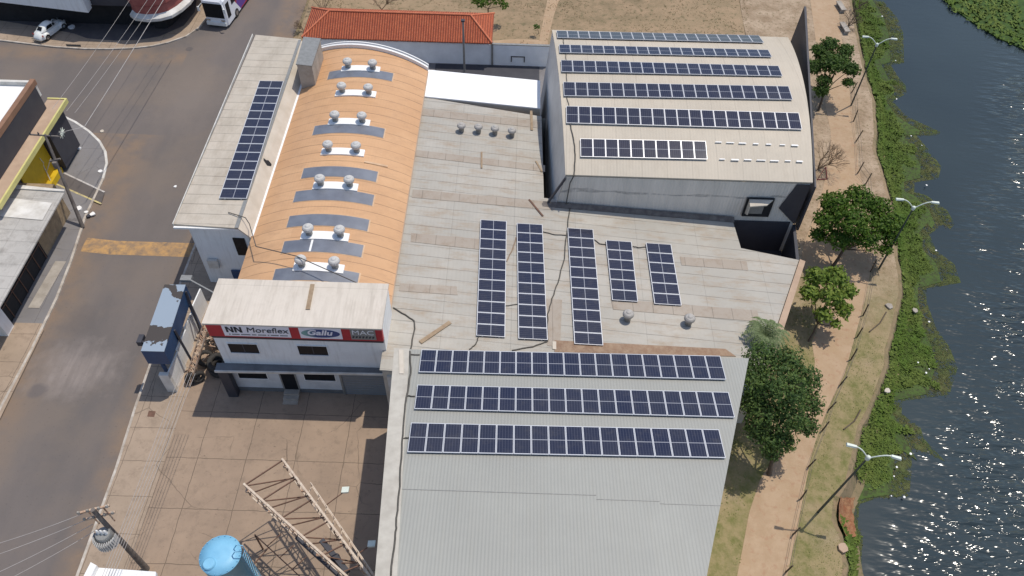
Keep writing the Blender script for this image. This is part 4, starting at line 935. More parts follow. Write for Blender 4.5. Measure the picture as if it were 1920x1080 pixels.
cable([(768, 658), (770, 700), (762, 745), (757, 800), (752, 860), (748, 930), (743, 985), (740, 1010), (733, 1080)], z_near, .055, 'long dark cable running down the left edge of the near warehouse roof')
cable([(770, 664), (787, 665)], z_near, .04, 'short cable joining the farthest panel row of the near warehouse')
cable([(764, 742), (778, 743)], z_near, .04, 'short cable joining the middle panel row of the near warehouse')
cable([(757, 822), (768, 820)], z_near, .04, 'short cable joining the nearest panel row of the near warehouse')
cable([(1068, 228), (1075, 258), (1079, 290), (1076, 330)], z_arch, .05, 'dark cable crossing the arched roof at its left corner')
cable([(1071, 378), (1066, 410), (1062, 440), (1058, 485), (1046, 530), (1035, 560), (1027, 590), (1026, 625), (1027, 640), (1000, 650), (960, 657)], z_hall, .045, 'long brown cable snaking between the second and middle panel columns')
mb = MB(); a = Vector((4.15, 46.9, 7.95)); mb.path([rp(1076, 330, z_arch, .05), Vector((4.35, 46.85, 7.4)), Vector((4.2, 46.8, 5.1)), rp(1071, 378, z_hall, .05)], .045); tag(mb.build('cable', M['cable']), 'vertical cable dropping down the grey front wall of the arched warehouse', 'cable', 'cables and conduits running over the roofs')
cable([(1018, 434), (1040, 440), (1062, 441)], z_hall, .035, 'thin cable joining the second and middle panel columns at their tops')
cable([(1114, 449), (1124, 457), (1137, 459)], z_hall, .035, 'thin cable joining the middle column to the first short column')
cable([(1186, 462), (1198, 464), (1212, 463)], z_hall, .035, 'thin cable joining the two short panel columns')
cable([(968, 445), (962, 465), (950, 490)], z_hall, .04, 'reddish brown cable between the two leftmost panel columns', M['rust_gutter'])
cable([(948, 573), (972, 570)], z_hall, .03, 'thin cable joining the two leftmost columns near their middle')
cable([(897, 632), (893, 645), (880, 655)], z_hall, .04, 'short cable leaving the bottom of the leftmost panel column')
for (p, q, lab) in [((1056, 72), (1057, 84), 'farthest'), ((1061, 100), (1062, 113), 'second'), ((1062, 136), (1063, 154), 'third'), ((1063, 181), (1067, 199), 'fourth')]:
    cable([p, q], z_arch, .03, 'short cable linking arched roof panel rows at left, %s gap from the top' % lab)
# conduit from the wing corner over the orange roof
mb = MB(); mb.path([at(428, 398, 7.2), at(460, 408, 7.3), Vector((-20.0, 41.6, 7.0)), at(480, 462, 7.9), at(555, 480, 8.6), at(675, 533, 8.6)], .035); tag(mb.build('cable', M['cable']), 'dark overhead cable from the wing corner across the orange roof to the office', 'cable', 'cables and conduits running over the roofs')
dish = empty('satellite_dish', atX(505, 380, -19.9), 'white satellite dish mounted on the gutter between wing and orange roof', 'satellite dish')
MB().lathe([(.02, 0), (.2, .03), (.33, .12), (.34, .13)], n=16).build('reflector', M['vent_base'], dish); MB().tube((0, 0, 0), (.1, -.3, -.9), .04).build('mount', M['vent_base'], dish)

# ------------------------------------------------------------------ blue advertising box, white fence, scrap
bb = empty('blue_sign_box', (0, 0, 0), 'long navy blue box with faded peeling top raised over the pavement', 'sign box')
a1 = [at(265, 658, 5), at(316, 660, 5), at(372, 537, 5), at(337, 533, 5)]
X = [(-25.45, 31.05), (-23.85, 31.06), (-24.11, 37.1), (-25.66, 37.05)]
MB().hexa([(x, y, 3.45) for x, y in X], [(x, y, 4.95) for x, y in X]).build('box', M['bluebox'], bb)
MB().hexa([(x, y, 4.95) for x, y in X], [(x, y, 5.0) for x, y in X]).build('top_sheet', M['bluebox_top'], bb)
mb = MB()
for x, y in ((-25.1, 31.9), (-24.1, 36.5)): mb.bar((x, y, 0), (x, y, 3.44), .2)
mb.build('post', M['bluebox'], bb)
MB().bar((-23.9, 33.2, 4.6), (-23.6, 33.0, .3), .14).build('brace', M['charcoal'], bb); MB().bar((-24.0, 36.6, 4.8), (-23.7, 35.6, .4), .14).build('brace', M['charcoal'], bb)
lp = MB().bar((-25.3, 31.7, 4.85), (-25.85, 32.1, 4.75), .14).box(-26.05, -25.7, 31.8, 32.5, 4.5, 4.95).build('flood_lamp', M['charcoal'], bb)
MB().bar((-23.9, 37.5, 5.1), (-20.6, 35.7, 5.0), .1).box(-24.6, -23.8, 37.4, 37.9, 4.9, 5.15).build('service_arm', M['vent_band'], bb)
wf = empty('white_panel_fence', (0, 0, 0), 'low white panel fence with end pier beneath the navy blue box', 'fence')
mb = MB(); mb.box(-25.05, -24.35, 30.85, 31.15, .1, 2.3); mb.build('end_pier', M['white_dirty'], wf)
for k in range(4):
    y0 = 31.2+k*2.0; o_ = -.25
    MB().hexa([(-24.3+o_, y0, .1), (-24.2+o_, y0, .1), (-24.07+o_, y0+1.85, .1), (-24.17+o_, y0+1.85, .1)], [(-24.3+o_, y0, 2.2), (-24.2+o_, y0, 2.2), (-24.07+o_, y0+1.85, 2.2), (-24.17+o_, y0+1.85, 2.2)]).build('panel', M['white'], wf)
lt = empty('lattice_mast', (0, 0, 0), 'narrow rusty lattice mast leaning beside the white fence near the office', 'mast')
def lattice(p, q, w, nseg, mb, mb2=None, r_=.035, up=Vector((0, 0, 1))):
    p = Vector(p); q = Vector(q); d = (q-p).normalized(); a = d.cross(up).normalized(); mb2 = mb2 or mb
    A = [p+a*w/2, p-a*w/2]; B = [q+a*w/2, q-a*w/2]
    mb.bar(A[0], B[0], r_*2); mb.bar(A[1], B[1], r_*2)
    for i in range(nseg):
        k0, k1 = i/nseg, (i+1)/nseg
        mb2.bar(A[0].lerp(B[0], k0), A[1].lerp(B[1], k1), r_*1.3); mb2.bar(A[0].lerp(B[0], k0), A[1].lerp(B[1], k0), r_*1.3)
mb = MB(); lattice((-23.75, 31.5, .3), (-21.6, 34.3, 5.0), .55, 16, mb, r_=.05); mb.build('frame', M['rust'], lt)
def make_tyre(R=.5, w=.3):
    mb = MB(); prof = [(R*.55, -w/2), (R*.9, -w/2), (R, -w*.3), (R, w*.3), (R*.9, w/2), (R*.55, w/2), (R*.55, -w/2)]
    n = 24; v = []
    for r_, z in prof:
        for i in range(n): t_ = 2*math.pi*i/n; v.append((r_*math.cos(t_), r_*math.sin(t_), z))
    mb.add(v, [(k*n+i, k*n+(i+1) % n, (k+1)*n+(i+1) % n, (k+1)*n+i) for k in range(len(prof)-1) for i in range(n)], True); return mb.build('tyre', M['tyre'])
T0 = make_tyre(); T0.location = (0, 0, -20)
TY = [((-23.35, 31.75, .65), (1.3, .2, .4), 1.1, 'upright tyre at the near end of the tyre heap, leaning on the white fence'), ((-22.95, 31.9, .65), (1.4, .1, .6), 1.0, 'second upright tyre leaning behind the nearest one by the white fence'),
      ((-21.7, 32.9, .5), (.2, .1, 0), 1.6, 'large flat tyre on the yard beside the lattice mast'), ((-21.75, 33.0, 1.0), (.15, -.1, 1), 1.5, 'large tyre stacked on top of the flat tyre beside the lattice mast'),
      ((-22.9, 33.6, .6), (.7, .3, 0), 1.3, 'tilted tyre between the white fence and the stacked tyres'), ((-22.6, 35.3, .8), (.5, .5, 0), 1.3, 'tilted tyre at the far end of the heap by the office corner'), ((-21.3, 34.6, .5), (.1, .3, 0), 1.4, 'dark tyre lying close to the office side wall')]
for i, (l_, r_, s_, lab) in enumerate(TY):
    o = T0 if i == 0 else T0.copy()
    if i: COL.objects.link(o)
    o.location = l_; o.rotation_euler = r_; o.scale = (s_, s_, s_); tag(o, lab, 'tyre', 'old tyres heaped beside the office')
mb = MB()
for k in range(46):
    p = Vector((-22.6+rnd.gauss(0, .35), 35.4+rnd.gauss(0, .8), rnd.uniform(.2, 1.8))); d = Vector((rnd.uniform(-1, 1), rnd.uniform(-1, 1), rnd.uniform(-.2, 1)))*.7
    mb.bar(p, p+d, .07)
tag(mb.build('scrap_heap', M['rust']), 'tangled heap of rusty scrap bars behind the lattice mast', 'scrap heap', kind='stuff')

# ------------------------------------------------------------------ rusty billboard frame
bf = empty('billboard_frame', (0, 0, 0), 'bare rusty steel billboard frame with two converging trusses and a catwalk', 'billboard frame')
ZT = 6.3
A0, A1 = at(457, 907, ZT), at(672, 1100, ZT); B0, B1 = at(529, 860, ZT), at(702, 1092, ZT)
def vtruss(P, Q, h, nm):
    mb = MB(); mb.bar(P, Q, .12, .12); lo = Vector((0, 0, -h)); mb.bar(P+lo+(Q-P)*.03, Q+lo, .09, .09); mb.bar(P+lo*.5+(Q-P)*.02, Q+lo*.5, .05, .05)
    n = 14
    tr = mb.build(nm, M['pale_rail'], bf)
    mb = MB()
    for i in range(n):
        a = P.lerp(Q, (i+.1)/n); b = P.lerp(Q, (i+1)/n)
        mb.bar(a, b+lo if i % 2 else a+lo, .06); mb.bar(a+lo, b, .05)
        if i % 3 == 0: mb.box(a.x-.12, a.x+.15, a.y-.1, a.y+.1, a.z-h*.55-.1, a.z-h*.55+.06)
    mb.build('lacing', M['rust'], tr)
    return tr
vtruss(A0, A1, 1.5, 'truss'); vtruss(B0, B1, 1.5, 'truss')
mb = MB()
for k in (.0, .16, .34, .52, .70, .86):
    a = A0.lerp(A1, k); b = B0.lerp(B1, k); mb.bar(a+Vector((0, 0, -.2)), b+Vector((0, 0, -.2)), .07)
    if k < .8: mb.bar(a+Vector((0, 0, -1.4)), B0.lerp(B1, k+.14)+Vector((0, 0, -.3)), .06); mb.bar(a+Vector((0, 0, -.3)), B0.lerp(B1, k+.08)+Vector((0, 0, -1.4)), .06)
mb.build('cross_bars', M['rust_dark'], bf)
c0_ = A0.lerp(A1, .62).lerp(B0.lerp(B1, .62), .5)
mb = MB(); ca_ = c0_+Vector((.5, -.6, -1.2)); mb.tube(ca_, (ca_.x+.1, ca_.y, .1), .28, n=14); mb.bar(A0.lerp(A1, .45)+Vector((0, 0, -1.3)), A1+Vector((0, 0, -1.3)), .3); mb.bar(ca_+Vector((-.9, .9, .2)), ca_+Vector((.9, -.9, .2)), .3)
mb.build('column', M['charcoal'], bf)
mb = MB(); C0, C1 = at(585, 912, ZT-.6), at(702, 1082, ZT-.6); D0, D1 = B0.lerp(B1, .27)+Vector((0.05, 0, -.6)), B1+Vector((.05, 0, -.6))
mb.bar(C0, C1, .07); mb.bar(C0+Vector((0, 0, .55)), C1+Vector((0, 0, .55)), .05)
for k in range(9):
    a = C0.lerp(C1, k/8); b = D0.lerp(D1, k/8); mb.bar(a, b, .05)
    mb.bar(a, a+Vector((0, 0, .55)), .04)
mb.build('catwalk', M['pale_rail'], bf)
for (s0, s1) in (((610, 948), (648, 920)), ((672, 1038), (697, 1021))):
    a = at(s0[0], s0[1], ZT-.7); b = at(s1[0], s1[1], ZT-.5); l_ = MB().bar(a, b, .05).build('lamp_arm', M['rust_dark'], bf)
    mb = MB(); mb.hexa([b+Vector(p) for p in ((-.2, -.16, -.08), (.2, -.16, .0), (.2, .16, .0), (-.2, .16, -.08))], [b+Vector(p) for p in ((-.22, -.18, .12), (.22, -.18, .2), (.22, .18, .2), (-.22, .18, .12))]); mb.build('lamp_head', M['lamp_white'], l_)
# added dark bars standing for the frame's thin shadows on the ground
mb = MB(); z2 = 2.4
pA, pB = at(478, 1003, z2), at(572, 1090, z2); mb.bar(pA, pB, .06); q = at(535, 960, z2+1)
for k in (.25, .5, .75): mb.bar(pA.lerp(pB, k), at(478+94*k+26, 1003+87*k-24, z2+.1), .05)
mb.bar(pA.lerp(pB, .28), at(462, 1074, z2), .06); mb.bar(pB, Vector((pB.x, pB.y, 0)), .1); mb.bar(pA, Vector((pA.x, pA.y, 0)), .08); mb.build('shadow_bars', M['rust_dark'], bf)

# ------------------------------------------------------------------ water tank
tp = at(413, 1041, 6.0)
wt = empty('water_tank', (tp.x, tp.y, 0), 'light blue cylindrical steel water tank with flat lid at the bottom edge', 'water tank')
MB().lathe([(1.12, .1), (1.12, 5.9), (1.14, 5.9), (1.14, 5.96)], n=48).build('shell', M['tank_blue'], wt)
MB().lathe([(1.16, 5.97), (1.16, 6.02), (.5, 6.08), (.02, 6.1)], n=48).build('lid', M['tank_blue'], wt)
hc = MB().lathe([(.36, 5.9), (.36, 6.15), (.3, 6.2)], c=(-.45, -.55, 0), n=24).build('hatch', M['tank_blue'], wt)
mb = MB()
for k in range(20):
    a = 2*math.pi*k/20; mb.tube((1.1*math.cos(a), 1.1*math.sin(a), 6.0), (1.1*math.cos(a), 1.1*math.sin(a), 6.1), .03, n=6)
mb.build('lid_bolts', M['tank_blue'], wt)
mb = MB()
for s_ in (-.2, .2): mb.tube((1.3, .15+s_, .1), (1.3, .15+s_, 6.6), .03); mb.path([(1.3, .15+s_, 6.6), (1.0, .15+s_, 6.7), (.7, .15+s_, 6.1)], .03)
for k in range(18): mb.tube((1.3, -.05, .4+k*.33), (1.3, .35, .4+k*.33), .02, n=5)
mb.build('ladder', M['tank_blue'], wt)
mb = MB(); mb.path([(-1.2, .3, 5.7), (-1.25, .3, .1)], .045); mb.path([(-1.25, -.2, 5.5), (-1.3, -.3, .1)], .03); mb.build('pipe', M['vent_base'], wt)
# white beam roof in the bottom-left corner
wbm = empty('white_gate_canopy', (0, 0, 0), 'white painted gate canopy with upstand cut by the bottom edge of the picture', 'canopy')
z3 = 4.6
q = [at(180, 1064, z3), at(292, 1072, z3), at(292, 1200, z3), at(120, 1200, z3)]
MB().hexa([(p.x, p.y, z3-.3) for p in q[::-1]], [(p.x, p.y, z3) for p in q[::-1]]).build('roof_slab', M['white'], wbm)
q = [at(170, 1054, z3+.4), at(181, 1060, z3+.4), at(110, 1200, z3+.4), at(95, 1200, z3+.4)]
MB().hexa([(p.x, p.y, z3-.5) for p in q[::-1]], [(p.x, p.y, z3+.4) for p in q[::-1]]).build('upstand', M['vent_base'], wbm)
mb = MB(); 
for px in (200, 285): p = at(px, 1090, z3-.3); mb.box(p.x-.15, p.x+.15, p.y-.15, p.y+.15, 0.1, z3-.3)
mb.build('post', M['white_dirty'], wbm)

# ------------------------------------------------------------------ utility poles and wires
pb = at(276, 1068); PT = Vector((pb.x-.15, pb.y+.1, 8.6))
up_ = empty('transformer_pole', (0, 0, 0), 'concrete utility pole with finned grey transformer and two crossarms at lower left', 'utility pole')
MB().tube((pb.x, pb.y, 0), PT, .2, .12, n=12).build('pole', M['pole'], up_)
for z, h in ((8.45, 1.0), (7.6, .8)):
    c = Vector((PT.x, PT.y, z)); ar = MB().bar(c+Vector((-.75, -.15, 0)), c+Vector((.75, .35, 0)), .12).build('crossarm', M['rust'], up_)
    for k in (-.7, -.25, .3, .7): p = c+Vector((k, k*.3, .05)); MB().lathe([(.04, 0), (.08, .06), (.05, .1), (.09, .15), (.04, .24)], c=p, n=10).build('insulator', M['concrete'], ar)
mb = MB(); c = Vector((PT.x, PT.y, 0)); mb.bar(c+Vector((-.4, .05, 6.6)), c+Vector((-.4, .05, 8.4)), .06); mb.bar(c+Vector((.4, .25, 6.6)), c+Vector((.4, .25, 8.4)), .06); mb.build('drop_rod', M['rust'], up_)
tf = MB().lathe([(.42, 5.3), (.45, 5.35), (.45, 6.35), (.4, 6.45)], c=(PT.x-.1, PT.y-.45, 0), n=20).build('transformer', M['vent_band'], up_)
mb = MB()
for k in range(16):
    a = math.pi+math.pi*k/15; p = Vector((PT.x-.1+.5*math.cos(a), PT.y-.45+.5*math.sin(a), 0)); d = Vector((math.cos(a), math.sin(a), 0))
    mb.bar(p+Vector((0, 0, 5.45))+d*.1, p+Vector((0, 0, 6.25))+d*.1, .03, .22)
mb.build('cooling_fins', M['vent_white'], tf)
mb = MB()
for k in (-.22, 0, .22): mb.lathe([(.07, 6.4), (.1, 6.5), (.06, 6.6), (.09, 6.7), (.04, 6.85)], c=(PT.x-.1+k, PT.y-.45, 0), n=10)
mb.build('bushing', M['vent_base'], tf)
lp_ = empty('street_pole', (0, 0, 0), 'dark leaning utility pole with single crossarm beside the left pavement', 'utility pole')
lb_ = at(155, 425, .12); lt_ = at(84, 252, 7.8)
MB().tube(lb_, lt_, .17, .1, n=12).build('pole', M['pole'], lp_)
ca2 = MB().bar(lt_+Vector((-1.3, .05, -.1)), lt_+Vector((1.3, -.1, -.1)), .1).build('crossarm', M['pole'], lp_)
for k in (-1.2, -.5, .5, 1.2): MB().lathe([(.04, 0), (.08, .06), (.05, .12), (.03, .22)], c=lt_+Vector((k, 0, 0)), n=10).build('insulator', M['charcoal'], ca2)
mb = MB(); c = lb_.lerp(lt_, .72); mb.bar(c+Vector((-.5, 0, 0)), c+Vector((.5, 0, .3)), .12); mb.box(c.x-.18, c.x+.18, c.y-.35, c.y-.1, c.z-.5, c.z+.1); mb.build('bracket', M['pole'], lp_)
fr = empty('tent_frame', (0, 0, 0), 'thin white tubular frame standing between the shed and the dark pole', 'frame')
mb = MB()
for a, b in (((72, 290, 3), (100, 350, 0)), ((95, 298, 2.6), (80, 345, 0)), ((67, 288, 3), (82, 306, 2.6))): mb.tube(at(a[0], a[1], a[2]), at(b[0], b[1], b[2]+.12), .04)
mb.build('tube', M['white_dirty'], fr)
def wire(p, q, r_, sag, label, mat=None, n=14):
    p = Vector(p); q = Vector(q); pts = [p.lerp(q, i/n)-Vector((0, 0, sag*4*(i/n)*(1-i/n))) for i in range(n+1)]
    mb = MB(); mb.path(pts, r_, 5); return tag(mb.build('overhead_wire', mat or M['wire']), label, 'wire', 'overhead wires')
wire(at(158, 238, 7.4), at(330, -40, 8.4), .028, .1, 'thickest pale overhead wire crossing the road junction toward the rounded shop')
wire(at(98, 204, 7.6), at(262, -30, 8.0), .014, .2, 'leftmost thin wire crossing the road junction')
wire(at(125, 208, 7.6), at(296, -30, 8.0), .014, .2, 'second thin wire from the left crossing the road junction')
wire(at(140, 212, 7.6), at(312, -30, 8.0), .014, .2, 'third thin wire, nearest the thick one, crossing the road junction')
wire(lt_+Vector((1.2, 0, .2)), at(158, 238, 7.4), .02, .0, 'short wire joining the dark leaning pole to the thick wire')
c = Vector((PT.x, PT.y, 8.5))
for k, (yy_, lab) in enumerate([((-40, 1030), 'topmost thin wire from the transformer pole toward the bottom left road'), ((-40, 1052), 'second wire down from the transformer pole toward the bottom left road'), ((-40, 1090), 'third wire down from the transformer pole toward the bottom left road'), ((-40, 1115), 'lowest wire from the transformer pole toward the bottom left road')]):
    e = at(yy_[0], yy_[1], 8.3-k*.5); wire(c+Vector((-.6, -.1, -.2-k*.7)), e, .016, .15, lab)
for k, lab in enumerate(['leftmost', 'second from the left', 'middle', 'second from the right', 'rightmost']):
    a = at(202+k*5-30, 1130, 6.2); b = at(338+k*7, 700, 6.0)
    wire(a, b, .014, .1, '%s of five low wires running along the right pavement' % lab)

# thin post behind the halls
tpz = at(871, 136, 0)
po = empty('tall_post', tpz, 'tall thin grey post standing before the boundary wall and tiled roof', 'post')
MB().tube((0, 0, 0), (0, 0, 6.1), .12, .1, n=10).build('shaft', M['vent_band'], po); MB().box(-.18, .18, -.18, .18, 6.1, 6.25).build('cap', M['charcoal'], po)

# ------------------------------------------------------------------ street lamps on the bank
def make_lamp():
    r_ = empty('street_lamp', (0, 0, 0))
    MB().tube((0, 0, 0), (0, 0, 7.3), .085, .055, n=10).build('pole', M['lamp_pole'], r_)
    MB().lathe([(.12, 7.1), (.14, 7.15), (.14, 7.4), (.08, 7.45)], n=12).build('hub', M['lamp_white'], r_)
    for s_ in (-1, 1):
        pts = []
        for i in range(7):
            k = i/6; pts.append(Vector((s_*(.1+1.0*k), .0, 7.35+.7*math.sin(k*math.pi*.5))))
        ar = MB().path(pts, .045).build('arm', M['lamp_white'], r_)
        e = pts[-1]; mb = MB(); mb.hexa([e+Vector(p) for p in ((-.05*s_, -.1, -.05), (s_*.55, -.13, -.06), (s_*.55, .13, -.06), (-.05*s_, .1, -.05))], [e+Vector(p) for p in ((-.05*s_, -.07, .06), (s_*.53, -.09, .05), (s_*.53, .09, .05), (-.05*s_, .07, .06))]); mb.build('lamp_head', M['lamp_white'], ar)
    return r_
L0 = make_lamp()
lamps = [((1534, 960), (1625, 853), 'nearest double armed white street lamp on the river bank'), ((1690, 490), (1714, 388), 'middle double armed street lamp on the river bank beside the large tree'), ((1622, 180), (1645, 82), 'farthest double armed street lamp on the river bank')]
for i, (b, tpx, lab) in enumerate(lamps):
    o = L0 if i == 0 else copy_tree(L0)
    g = at(b[0], b[1], 0)
    if i: g = at(tpx[0], tpx[1], 7.3); g.z = -.4 if i == 1 else -.4
    o.location = (g.x, g.y, 0 if i == 0 else -.1); o.rotation_euler = (0, 0, math.radians(-14 if i == 0 else -5)); tag(o, lab, 'street lamp', 'double armed lamps on the river bank')
    if i == 0:
        tt = at(tpx[0], tpx[1], 7.3); d = tt-Vector((g.x, g.y, 0)); o.rotation_euler = (-math.atan2(d.y, d.z), math.atan2(d.x, d.z), math.radians(-12))
# bank fence posts
FP = [((1597, 173), (1612, 140)), ((1600, 228), (1616, 198)), ((1605, 265), (1622, 238)), ((1608, 325), (1626, 294)), ((1623, 345), (1632, 327)), ((1632, 510), (1650, 480)), ((1618, 592), (1640, 563)), ((1607, 632), (1626, 605)), ((1595, 675), (1614, 645)), ((1575, 722), (1596, 692)), ((1554, 768), (1577, 738)), ((1541, 808), (1556, 788)),
      ((1515, 876), (1540, 850)), ((1501, 936), (1526, 905)), ((1486, 1003), (1511, 972)), ((1473, 1073), (1499, 1042))]
p0 = None
for i, (b, t_) in enumerate(FP):
    g = at(*b)
    if p0 is None: p0 = MB().tube((0, 0, -.1), (.12, .03, 1.35), .06, .05, n=7).build('fence_post', M['bark']); o = p0
    else: o = p0.copy(); COL.objects.link(o)
    o.location = g; o.rotation_euler = (rnd.uniform(-.08, .08), rnd.uniform(-.08, .08), rnd.uniform(0, .5)); o.scale = (1, 1, rnd.uniform(.85, 1.1))
    lab = 'dark wooden fence post between path and bank, %s from the far end' % ORD[i] if i < 9 else 'dark wooden fence post between path and bank, %s from the near end' % ORD[len(FP)-1-i]
    tag(o, lab, 'fence post', 'wooden posts along the river path')
posts = [at(*b) for b, _ in FP]
for h, nm in ((.5, 'lower'), (1.05, 'upper')):
    mb = MB(); mb.path([Vector((p.x+.08, p.y, h+(i % 2)*.04)) for i, p in enumerate(posts)], .014, 4); tag(mb.build('fence_wire', M['cable']), '%s thin wire strung along the river path fence posts' % nm, 'wire', 'fence wires')
# two loose poles on the grass
for (a, b, lab) in (((1630, 622), (1662, 585), 'dark stick lying on the grass right of the fence, beside the reed bay'), ((1582, 805), (1614, 768), 'dark stick lying on the grass right of the fence, above the near lamp')):
    mb = MB(); p, q = at(a[0], a[1], .08), at(b[0], b[1], .08); mid = p.lerp(q, .5)+Vector((.15, -.1, 0)); mb.path([p, mid, q], .05); tag(mb.build('stick', M['bark']), lab, 'stick', 'loose sticks on the bank')
# benches at top
def bench(px, py, lab, o=None):
    if o is None:
        o = empty('concrete_bench', (0, 0, 0)); MB().box(-.3, .3, -1.0, 1.0, .42, .5).build('seat', M['concrete'], o); MB().box(-.25, .25, -.8, -.65, 0, .42).build('leg', M['concrete'], o); MB().box(-.25, .25, .65, .8, 0, .42).build('leg', M['concrete'], o)
    else: o = copy_tree(o)
    o.location = at(px, py); o.rotation_euler = (0, 0, .1); tag(o, lab, 'bench', 'benches beside the path'); return o
b0 = bench(1575, 17, 'concrete bench at the far end of the river path'); bench(1582, 57, 'concrete bench just above the far tree by the river path', b0)
# red triangular frame
tri_ = empty('red_frame', at(1545, 335, 0), 'small dark red triangular frame beside the arched warehouse corner', 'frame')
mb = MB(); mb.bar((-.7, -.2, .05), (.25, -.1, .05), .07); mb.bar((.25, -.1, .05), (-.1, .4, 1.1), .07); mb.bar((-.1, .4, 1.1), (-.7, -.2, .05), .05); mb.build('bars', M['maroon'], tri_)
# litter
def litter(px, py, z, s_, lab, mat='vent_base'):
    p = at(px, py, z); mb = MB(); n = 7; pts = [(p.x+s_*math.cos(2*math.pi*i/n)*rnd.uniform(.6, 1), p.y+s_*math.sin(2*math.pi*i/n)*rnd.uniform(.6, 1)) for i in range(n)]
    mb.prism(pts, z, z+s_*.35); tag(mb.build('litter', M[mat]), lab, 'litter', 'scraps of litter')
for a in [(329, 350, .0, .18, 'small white scrap of litter alone in the middle of the street'), (149, 392, .12, .35, 'white crumpled bag beside the foot of the dark pole'), (162, 398, .12, .22, 'pale crumpled bag next to the white one by the dark pole'), (174, 402, .12, .28, 'white bag nearest the kerb by the dark pole'), (167, 405, .12, .25, 'black bag between white bags by the dark pole', 'charcoal'),
          (149, 279, .12, .25, 'white scrap on the grey corner pavement'), (188, 322, .12, .25, 'pale scrap near the corner kerb'), (192, 247, 0, .25, 'tan scrap at the road edge by the curved kerb', 'cream_wall'),
          (135, 52, .14, .45, 'white scrap on shaded paving right of the small white car'), (1580, 1028, .05, .42, 'tan concrete slab lying on the near bank grass', 'tan_slab'), (1663, 733, -.3, .28, 'pale boulder at the eroded bank edge', 'cream_wall'), (1715, 583, -1.5, .32, 'grey slab among the reeds', 'concrete'), (1667, 575, .02, .4, 'grey puddle of ash on the bank grass', 'concrete')]: litter(*a)
fl = [(1679, 114), (1654, 31), (1708, 255), (1737, 348), (1755, 470), (1742, 604), (1721, 680), (1742, 692), (1736, 699), (1681, 876), (1676, 893), (1707, 851), (1695, 932), (1671, 930), (1681, 186), (1728, 273)]
f0 = None
for i, p in enumerate(fl):
    if f0 is None: f0 = MB().prism([(.12, 0), (.05, .12), (-.1, .1), (-.12, -.05), (.03, -.12)], 0, .08).build('floating_litter', M['vent_base']); o = f0
    else: o = f0.copy(); COL.objects.link(o)
    q = at(p[0], p[1], WATER+.25); o.location = q; o.rotation_euler = (rnd.uniform(-.3, .3), 0, rnd.uniform(0, 6)); s_ = rnd.uniform(.4, .8); o.scale = (s_, s_, s_)
    tag(o, 'small white scrap floating among the water plants at the river edge', 'litter', 'white scraps among the water plants')

